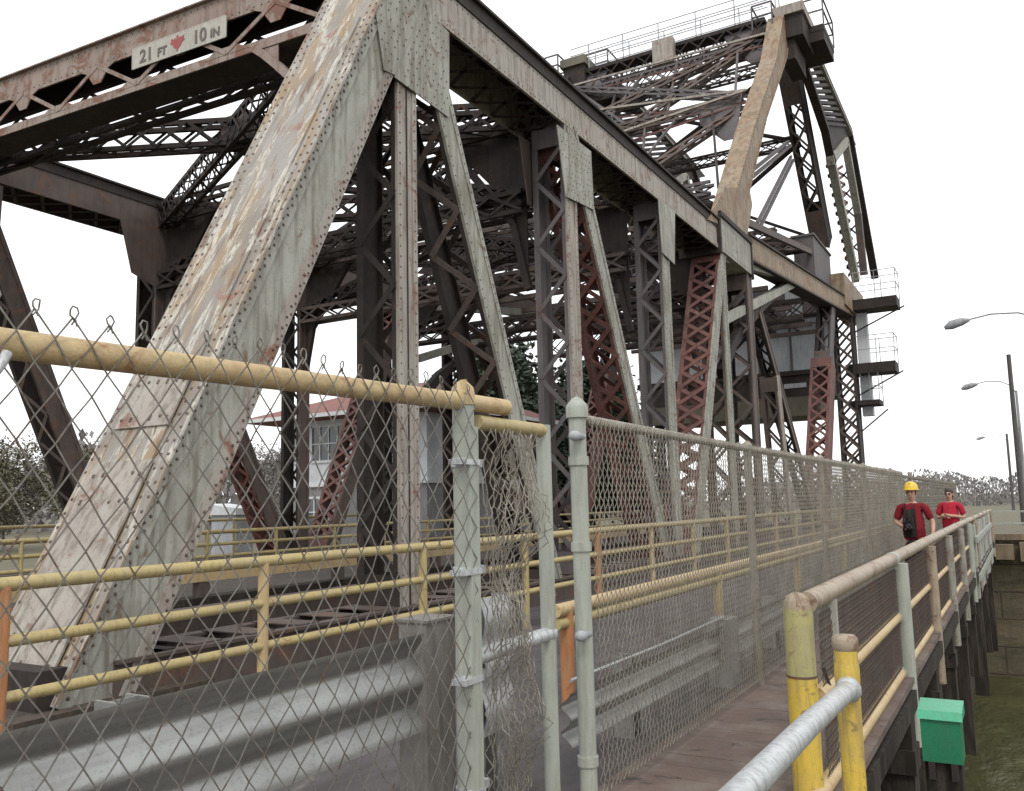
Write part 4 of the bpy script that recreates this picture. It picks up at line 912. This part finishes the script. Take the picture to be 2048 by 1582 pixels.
def hwin(x0, x1, z0, z1, y):
    f = MB()
    for (a, c) in (((x0, z0), (x1, z0)), ((x0, z1), (x1, z1)), ((x0, z0), (x0, z1)), ((x1, z0), (x1, z1))): f.bar((a[0], y - .03, a[1]), (c[0], y - .03, c[1]), .1, .08, (0, 1, 0))
    for k in range(1, 4): f.bar((x0 + (x1 - x0) * k / 4, y - .03, z0), (x0 + (x1 - x0) * k / 4, y - .03, z1), .045, .05, (0, 1, 0))
    f.bar((x0, y - .03, (z0 + z1) / 2), (x1, y - .03, (z0 + z1) / 2), .045, .045, (0, 1, 0))
    wn = f.build('window', 'white', hs); p = MB(); p.box((x0, y - .012, z0), (x1, y - .004, z1)); p.build('pane', 'glass', wn)
for x0, x1 in ((-27.0, -26.2), (-25.9, -24.0), (-23.6, -21.9), (-21.6, -20.4)): hwin(x0, x1, 3.6, 5.1, hy0 - .06)
hwin(-26.4, -25.2, .9, 2.1, hy0)
cab = thing('utility_cabinet', 'pale grey equipment cabinet standing behind the far yellow railing', 'cabinet', (-24.1, 22, -.2))
b = MB(); b.box((-24.7, 21.6, .1), (-23.5, 22.4, 1.5)); b.build('body', 'cwpanel', cab)
b = MB(); b.prism([(-24.85, 21.45, 1.5), (-23.35, 21.45, 1.5), (-23.35, 21.45, 1.72), (-24.85, 21.45, 1.9)], (0, 1.1, 0)); b.build('lid', 'white', cab)
b = MB(); b.box((-24.6, 21.7, -.25), (-23.6, 22.3, .1)); b.build('plinth', 'greywall', cab)

# ------------------------------------------------------------------ lamps and poles at the far end
def lamp(x, y, h, reach, label):
    t = thing('street_lamp', label, 'street lamp', (x, y, -.2), 'street lamps beyond the canal')
    b = MB(); b.path([(x, y, -.25), (x, y, h * .5), (x, y, h - .6)], [.11, .09, .07], 8); b.build('pole', 'lampgrey', t)
    b = MB(); b.path([(x, y, h - .75), (x - reach * .12, y, h - .25), (x - reach * .35, y, h + .05), (x - reach * .65, y, h + .12), (x - reach, y, h - .06)], .035, 6); b.build('arm', 'lampgrey', t)
    b = MB(); b.path([(x - reach + .35, y, h - .02), (x - reach + .05, y, h - .06), (x - reach - .35, y, h - .16), (x - reach - .6, y, h - .26)], [.06, .17, .19, .07], 10); b.build('lamp_head', 'lampgrey', t)
lamp(1.6, 40, 8.75, 3.2, 'grey street lamp with the nearest head, its pole hidden to the right')
lamp(.25, 62, 8.5, 2.4, 'smaller grey street lamp in the middle distance beside the dark pole')
lamp(-.9, 118, 8.3, 2.6, 'tiny pale street lamp farthest away above the trees')
for x, y, h, lb in ((.02, 60, 9.9, 'tall dark wooden pole leaning at the right edge of the view'), (-.86, 112, 8.2, 'thin distant wooden pole between the lamps')):
    b = MB(); b.path([(x, y, -.25), (x, y, h)], [.16, .12], 8); tag(b.build('utility_pole', 'polewood', None, (x, y, 0)), lb, 'pole', 'utility poles')

# ------------------------------------------------------------------ trees
def tree(name, label, base, h, spread, mat, n, leaf, kind='broad', cat='tree', group=None, trunk_r=.18):
    t = thing(name, label, cat, base, group); base = V(base); rnd = random.Random(int(base.x * 31 + base.y * 7))
    b = MB(); pts = [base + V((rnd.uniform(-.1, .1) * k, rnd.uniform(-.1, .1) * k, h * .9 * k / 5)) for k in range(6)]
    b.path(pts, [trunk_r * (1 - .17 * k) for k in range(6)], 7); tips = []
    nb = 26
    for i in range(nb):
        u = .18 + .75 * i / nb; p = pts[0].lerp(pts[5], u); a = i * 2.4 + rnd.uniform(-.4, .4)
        ln = spread * ((1.05 - u) * 1.1 if kind == 'fir' else math.sin(math.pi * min(.95, u * .8 + .12)) * rnd.uniform(.6, 1.05))
        d = V((math.cos(a), math.sin(a), -.12 if kind == 'fir' else rnd.uniform(.25, .7))).normalized() * ln
        q = p + d * .55 + V((0, 0, .1)); e = p + d + (V((0, 0, -.25)) if kind == 'fir' else V((0, 0, .2)))
        b.path([p, q, e], [trunk_r * .3, trunk_r * .18, trunk_r * .06], 5, 0, False); tips += [(p.lerp(q, .5), .35), (q, .6), (q.lerp(e, .5), .6), (e, .45)]
        if kind == 'twig':
            for _ in range(7):
                f_ = e + V((rnd.gauss(0, 1), rnd.gauss(0, 1), abs(rnd.gauss(0, 1)) + .3)).normalized() * spread * .3; b.path([q.lerp(e, rnd.random()), f_], [.02, .008], 3, 0, False); tips.append((f_, .4))
    b.build('trunk', 'bark' if kind != 'twig' else 'twig', t)
    c = MB(); vs = []; fs = []
    for i in range(n):
        p, r = rnd.choice(tips); r *= spread * .34
        p = p + V((rnd.gauss(0, r), rnd.gauss(0, r), rnd.gauss(0, r * .7)))
        u = V((rnd.gauss(0, 1), rnd.gauss(0, 1), rnd.gauss(0, .7))).normalized(); w_ = u.orthogonal().normalized(); s_ = leaf * rnd.uniform(.5, 1.4)
        k = len(vs); vs += [p - u * s_, p + w_ * s_ * .5, p + u * s_, p - w_ * s_ * .45]; fs.append((k, k + 1, k + 2, k + 3))
    c.add(vs, fs); c.build('crown', mat, t)
tree('conifer_tree', 'dark evergreen tree seen through the middle of the bridge', (-27, 46, -.2), 14, 4.6, 'fir', 30000, .21, 'fir')
tree('conifer_tree', 'broad dark evergreen right of the tall one behind the bridge', (-24, 52, -.2), 12.5, 4.8, 'fir', 30000, .21, 'fir')
tree('conifer_tree', 'lower evergreen tree behind the house gable', (-33, 49, -.2), 11, 4.4, 'fir', 22000, .21, 'fir')
for i, (x, y, h, s, lb) in enumerate([(-50, 29, 5.6, 2.6, 'olive winter bush at the far left edge of the view'), (-45, 31, 4.6, 2.4, 'brown winter bush just left of the pale end post'), (-52, 38, 6.4, 3.0, 'tallest thin winter bush at the back left'), (-40, 33, 3.6, 2.0, 'low winter bush hidden behind the foot of the end post'), (-47, 25, 3.2, 2.2, 'low dense bush in front of the left bushes')]):
    tree('bush', lb, (x, y, -.2), h, s, 'bush', 9500, .085, 'twig', 'bush', 'winter bushes at the left', .1)
tree('bare_tree', 'grey bare tree between the end post and the white house', (-47, 47, -.2), 6.5, 2.4, 'twig', 2600, .1, 'twig', trunk_r=.12)
tree('bare_tree', 'bare tree behind the right end of the white house', (-33, 58, -.2), 9, 3.4, 'twig', 3000, .12, 'twig', trunk_r=.14)
b = MB(); vs = []; fs = []
for i in range(26000):
    y = random.uniform(150, 230); x = random.uniform(-60, 70); hmax = 4.6 + .8 * math.sin(x * .35) + .5 * math.sin(x * 1.3 + 1)
    p = V((x, y, random.uniform(-.2, 1) ** 1.0 * hmax if random.random() < .9 else hmax)); p.z = max(p.z, -.2); u = V((random.gauss(0, .4), random.gauss(0, .4), 1)).normalized(); w_ = u.orthogonal().normalized(); s_ = random.uniform(.15, .42)
    k = len(vs); vs += [p - u * s_, p + w_ * s_ * .5, p + u * s_, p - w_ * s_ * .5]; fs.append((k, k + 1, k + 2, k + 3))
b.add(vs, fs); tag(b.build('far_wood', 'fargreen', None, (0, 180, 0)), 'low grey brown wood along the skyline beyond the canal', 'wood', None, 'stuff')
b = MB(); vs = []; fs = []
for i in range(15000):
    a = random.uniform(R(112), R(178)); d = random.uniform(95, 150); x, y = d * math.cos(a), d * math.sin(a); hmax = 7.0 + 2.0 * math.sin(a * 40) + 1.0 * math.sin(a * 97)
    p = V((x, y, random.random() ** .8 * hmax - .2)); u = V((random.gauss(0, .5), random.gauss(0, .5), 1)).normalized(); w_ = u.orthogonal().normalized(); s_ = random.uniform(.3, .8)
    k = len(vs); vs += [p - u * s_, p + w_ * s_ * .5, p + u * s_, p - w_ * s_ * .5]; fs.append((k, k + 1, k + 2, k + 3))
b.add(vs, fs); tag(b.build('far_wood', 'fargreen', None, (-60, 100, 0)), 'low bare wood along the skyline left of and behind the bridge', 'wood', None, 'stuff')

# ------------------------------------------------------------------ people
def skinned(chains, name, mat, parent, org, sub=2):
    """one continuous surface grown with a Skin modifier over a skeleton: chains = list of (points, radii, parent index path)"""
    me = bpy.data.meshes.new(name); vs = []; es = []; rs = []; idx = {}
    for ch in chains:
        prev = None
        for key, p, r in ch:
            if key in idx: i = idx[key]
            else: i = len(vs); idx[key] = i; vs.append(tuple(p)); rs.append(r if isinstance(r, tuple) else (r, r))
            if prev is not None: es.append((prev, i))
            prev = i
    me.from_pydata(vs, es, []); ob = bpy.data.objects.new(name, me); COL.objects.link(ob)
    sk = ob.modifiers.new('skin', 'SKIN'); sk.use_smooth_shade = True; sk.branch_smoothing = .6
    for i, d in enumerate(me.skin_vertices[0].data): d.radius = rs[i]; d.use_root = (i == 0)
    ss = ob.modifiers.new('sub', 'SUBSURF'); ss.levels = sub; ss.render_levels = sub
    dg = bpy.context.evaluated_depsgraph_get(); me2 = bpy.data.meshes.new_from_object(ob.evaluated_get(dg)); me2.name = name
    bpy.data.objects.remove(ob); me2.materials.clear(); me2.materials.append(M[mat])
    for p in me2.polygons: p.use_smooth = True
    if name in ('shirt', 'trousers'):
        for v in me2.vertices:
            q = v.co; f = mnoise.noise(V((q.x * 7, q.y * 7, q.z * 22 + q.x * 14))) + .6 * mnoise.noise(q * 26); v.co = q + v.normal * f * .011
    ob = bpy.data.objects.new(name, me2); COL.objects.link(ob); ob.parent = parent; ORG[ob.name] = ORG[parent.name]; return ob
def person(x, y, rz, h, label, shirt, hat, arms):
    k = h / 1.76; t = thing('person', label, 'person', (x, y, 0)); t.rotation_euler.z = rz
    P = lambda a, b_, c: (a * k, b_ * k, c * k)
    # body faces -Y locally
    body = [[('pel', P(0, 0, .95), (.15 * k, .11 * k)), ('belly', P(0, -.01, 1.10), (.15 * k, .115 * k)), ('chest', P(0, 0, 1.30), (.165 * k, .115 * k)), ('coll', P(0, .01, 1.43), (.11 * k, .08 * k)), ('neck', P(0, 0, 1.51), .052 * k), ('jaw', P(0, -.025, 1.57), (.062 * k, .07 * k)), ('face', P(0, -.02, 1.645), (.073 * k, .088 * k)), ('skull', P(0, 0, 1.72), (.066 * k, .08 * k))]]
    for s_ in (-1, 1):
        body.append([('pel', P(0, 0, .95), 0), ('hip%d' % s_, P(.09 * s_, 0, .88), .085 * k), ('thigh%d' % s_, P(.10 * s_, -.01 * s_, .68), .072 * k), ('knee%d' % s_, P(.105 * s_, -.05 * s_, .48), .058 * k), ('calf%d' % s_, P(.11 * s_, -.02 * s_, .32), .056 * k), ('ank%d' % s_, P(.11 * s_, .03 * s_, .09), .038 * k), ('toe%d' % s_, P(.125 * s_, .03 * s_ - .14, .035), .035 * k)])
        A = arms[s_]; body.append([('coll', P(0, .01, 1.43), 0), ('sho%d' % s_, P(.19 * s_, .01, 1.415), .066 * k), ('elb%d' % s_, P(*A[0]), .042 * k), ('wri%d' % s_, P(*A[1]), .029 * k), ('palm%d' % s_, P(*A[2]), (.036 * k, .02 * k))])
    skinned(body, 'body', 'skin', t, 0)
    # hands: five separate curled fingers per hand, rooted in the palm
    for s_ in (-1, 1):
        A = arms[s_]; d = (V(A[2]) - V(A[1])).normalized(); sd = d.cross(V((0, -.6, .8))).normalized(); up = sd.cross(d)
        b = MB()
        for i, ln in enumerate((.075, .085, .08, .062)):
            p0 = V(A[2]) + sd * (.03 - .02 * i) + d * .02; q = [p0, p0 + d * ln * .5 - up * .004, p0 + d * ln * .85 - up * .022, p0 + d * ln * .9 - up * .045]
            b.path([v * k + V((x, y, 0)) for v in q], [.0095 * k, .009 * k, .0085 * k, .006 * k], 6)
        p0 = V(A[2]) + sd * .035 - d * .02; q = [p0, p0 + sd * .025 + d * .02 - up * .01, p0 + sd * .022 + d * .055 - up * .03]
        b.path([v * k + V((x, y, 0)) for v in q], [.0115 * k, .0105 * k, .007 * k], 6); b.build('hand', 'skin', t)
    # face
    b = MB(); o = V((x, y, 0))
    for s_ in (-1, 1):
        b.ball(o + V(P(.03 * s_, -.097, 1.655)), .011 * k, 8, 1, (1.3, .6, .8)); b.ball(o + V(P(.078 * s_, 0, 1.64)), .028 * k, 8, 0, (.4, .7, 1.1)); b.bar(o + V(P(.014 * s_, -.104, 1.678)), o + V(P(.047 * s_, -.096, 1.676)), .006, .008, (0, 1, 0), 3)
    b.path([o + V(P(0, -.098, 1.665)), o + V(P(0, -.118, 1.625)), o + V(P(0, -.104, 1.612))], [.009 * k, .015 * k, .012 * k], 8, 0); b.bar(o + V(P(-.024, -.09, 1.583)), o + V(P(.024, -.09, 1.583)), .009, .014, (0, 1, 0), 2)
    b.build('face', ['skin', 'eye', 'lip', 'hair'], t)
    # shirt and trousers, a little wider than the body
    sh = [[('w', P(0, 0, .85), (.185 * k, .145 * k)), ('w2', P(0, 0, .97), (.183 * k, .145 * k)), ('belly', P(0, -.015, 1.10), (.20 * k, .16 * k)), ('chest', P(0, 0, 1.30), (.205 * k, .15 * k)), ('coll', P(0, .01, 1.445), (.115 * k, .085 * k)), ('n', P(0, .005, 1.485), .062 * k)]]
    for s_ in (-1, 1):
        A = arms[s_]; e = V(A[0]); w_ = V(A[1]); cuff = e.lerp(w_, arms['sleeve']); ch = [('coll', (0, 0, 0), 0), ('sho%d' % s_, P(.19 * s_, .01, 1.415), .074 * k)]
        if arms['sleeve'] <= 0: m_ = V((.19 * s_, .01, 1.415)).lerp(e, .85); ch.append(('e%d' % s_, P(*m_), .067 * k))
        else: ch += [('e%d' % s_, P(*e), .062 * k), ('c%d' % s_, P(*cuff), .05 * k)]
        sh.append(ch)
    skinned(sh, 'shirt', shirt, t, 0)
    tr = [[('pel', P(0, 0, .97), (.165 * k, .125 * k)), ('p2', P(0, 0, .9), (.165 * k, .125 * k))]]
    for s_ in (-1, 1): tr.append([('p2', (0, 0, 0), 0), ('hip%d' % s_, P(.09 * s_, 0, .84), .128 * k), ('thigh%d' % s_, P(.10 * s_, -.01 * s_, .66), .112 * k), ('knee%d' % s_, P(.105 * s_, -.05 * s_, .48), .076 * k), ('calf%d' % s_, P(.11 * s_, -.02 * s_, .30), .07 * k), ('ank%d' % s_, P(.11 * s_, .03 * s_, .07), .066 * k)])
    skinned(tr, 'trousers', 'denim', t, 0)
    for s_ in (-1, 1):
        b = MB(); f = o + V(P(.12 * s_, .03 * s_, 0)); b.path([f + V((0, .07, .045)), f + V((0, 0, .05)), f + V((.01 * s_, -.10, .04)), f + V((.012 * s_, -.19, .032))], [.045, .055, .05, .032], 10); b.build('shoe', 'black', t)
    b = MB()
    if hat == 'hard':
        b.lathe(o + V(P(0, -.005, 1.70)), [(.112 * k, -.01), (.113 * k, .02), (.105 * k, .07), (.078 * k, .115), (.035 * k, .138), (0, .143)], 18); b.lathe(o + V(P(0, -.03, 1.70)), [(.13 * k, -.008), (.14 * k, .0), (.112 * k, .012)], 18); b.bar(o + V(P(0, -.1, 1.79)), o + V(P(0, .09, 1.80)), .03, .05, (0, 0, 1)); b.build('hard_hat', 'hat', t)
        b = MB(); b.ball(o + V(P(0, .02, 1.665)), .098 * k, 12, 0, (.86, .9, .75)); b.build('hair', 'hair', t)
    else:
        b.ball(o + V(P(0, .012, 1.71)), .096 * k, 14, 0, (.92, 1.0, .85)); b.ball(o + V(P(0, .05, 1.63)), .082 * k, 12, 0, (.95, .7, 1.2)); b.build('hair', 'hair', t)
        b = MB()
        for s_ in (-1, 1): b.ball(o + V(P(.032 * s_, -.1, 1.657)), .026 * k, 10, 0, (1, .45, .8))
        b.bar(o + V(P(-.075, -.085, 1.662)), o + V(P(.075, -.085, 1.662)), .008, .01, (0, 1, 0)); b.build('sunglasses', 'eye', t)
    return t
arms1 = {-1: ((-.27, .0, 1.16), (-.12, -.23, 1.10), (-.06, -.28, 1.11)), 1: ((.29, .03, 1.15), (.30, -.10, .95), (.30, -.13, .87)), 'sleeve': -1}
p1 = person(-1.62, 16.4, R(-6), 1.80, 'person in a yellow hard hat and dark red shirt holding a black camera', 'redcloth', 'hard', arms1)
b = MB(); o = V((-1.62, 16.4, 0)); b.prism([o + V(q) for q in ((-.10, -.165, 1.40), (.06, -.165, 1.42), (.075, -.185, 1.15), (.06, -.175, .95), (-.12, -.175, .95), (-.12, -.185, 1.15))], (0, .06, 0)); b.build('dark_undershirt', 'black', p1)
b = MB(); b.path([o + V(q) for q in ((-.09, -.10, 1.50), (-.10, -.17, 1.35), (-.09, -.24, 1.2))], .012, 6); b.path([o + V(q) for q in ((.06, -.10, 1.50), (.03, -.18, 1.35), (-.02, -.24, 1.2))], .012, 6); b.build('camera_strap', 'black', p1)
cmo = thing('camera', 'black camera held at the waist by the person in the hard hat', 'camera', (-1.67, 16.08, 1.14))
b = MB(); b.box((-1.75, 16.07, 1.08), (-1.58, 16.15, 1.19)); b.box((-1.70, 16.08, 1.19), (-1.63, 16.14, 1.225)); b.build('body', 'black', cmo)
b = MB(); b.lathe((-1.665, 16.07, 1.135), [(.045, 0), (.045, .06), (.038, .1), (.036, .1)], 14, 0, (0, -1, 0)); b.build('lens', 'rubber', cmo)
arms2 = {-1: ((-.27, .02, 1.15), (-.06, -.20, 1.17), (.02, -.215, 1.19)), 1: ((.27, .02, 1.15), (.05, -.225, 1.20), (-.04, -.235, 1.21)), 'sleeve': -1}
person(-1.35, 21.2, R(-12), 1.76, 'person in a bright red shirt and sunglasses with folded arms, farther back', 'pinkcloth', 'hair', arms2)
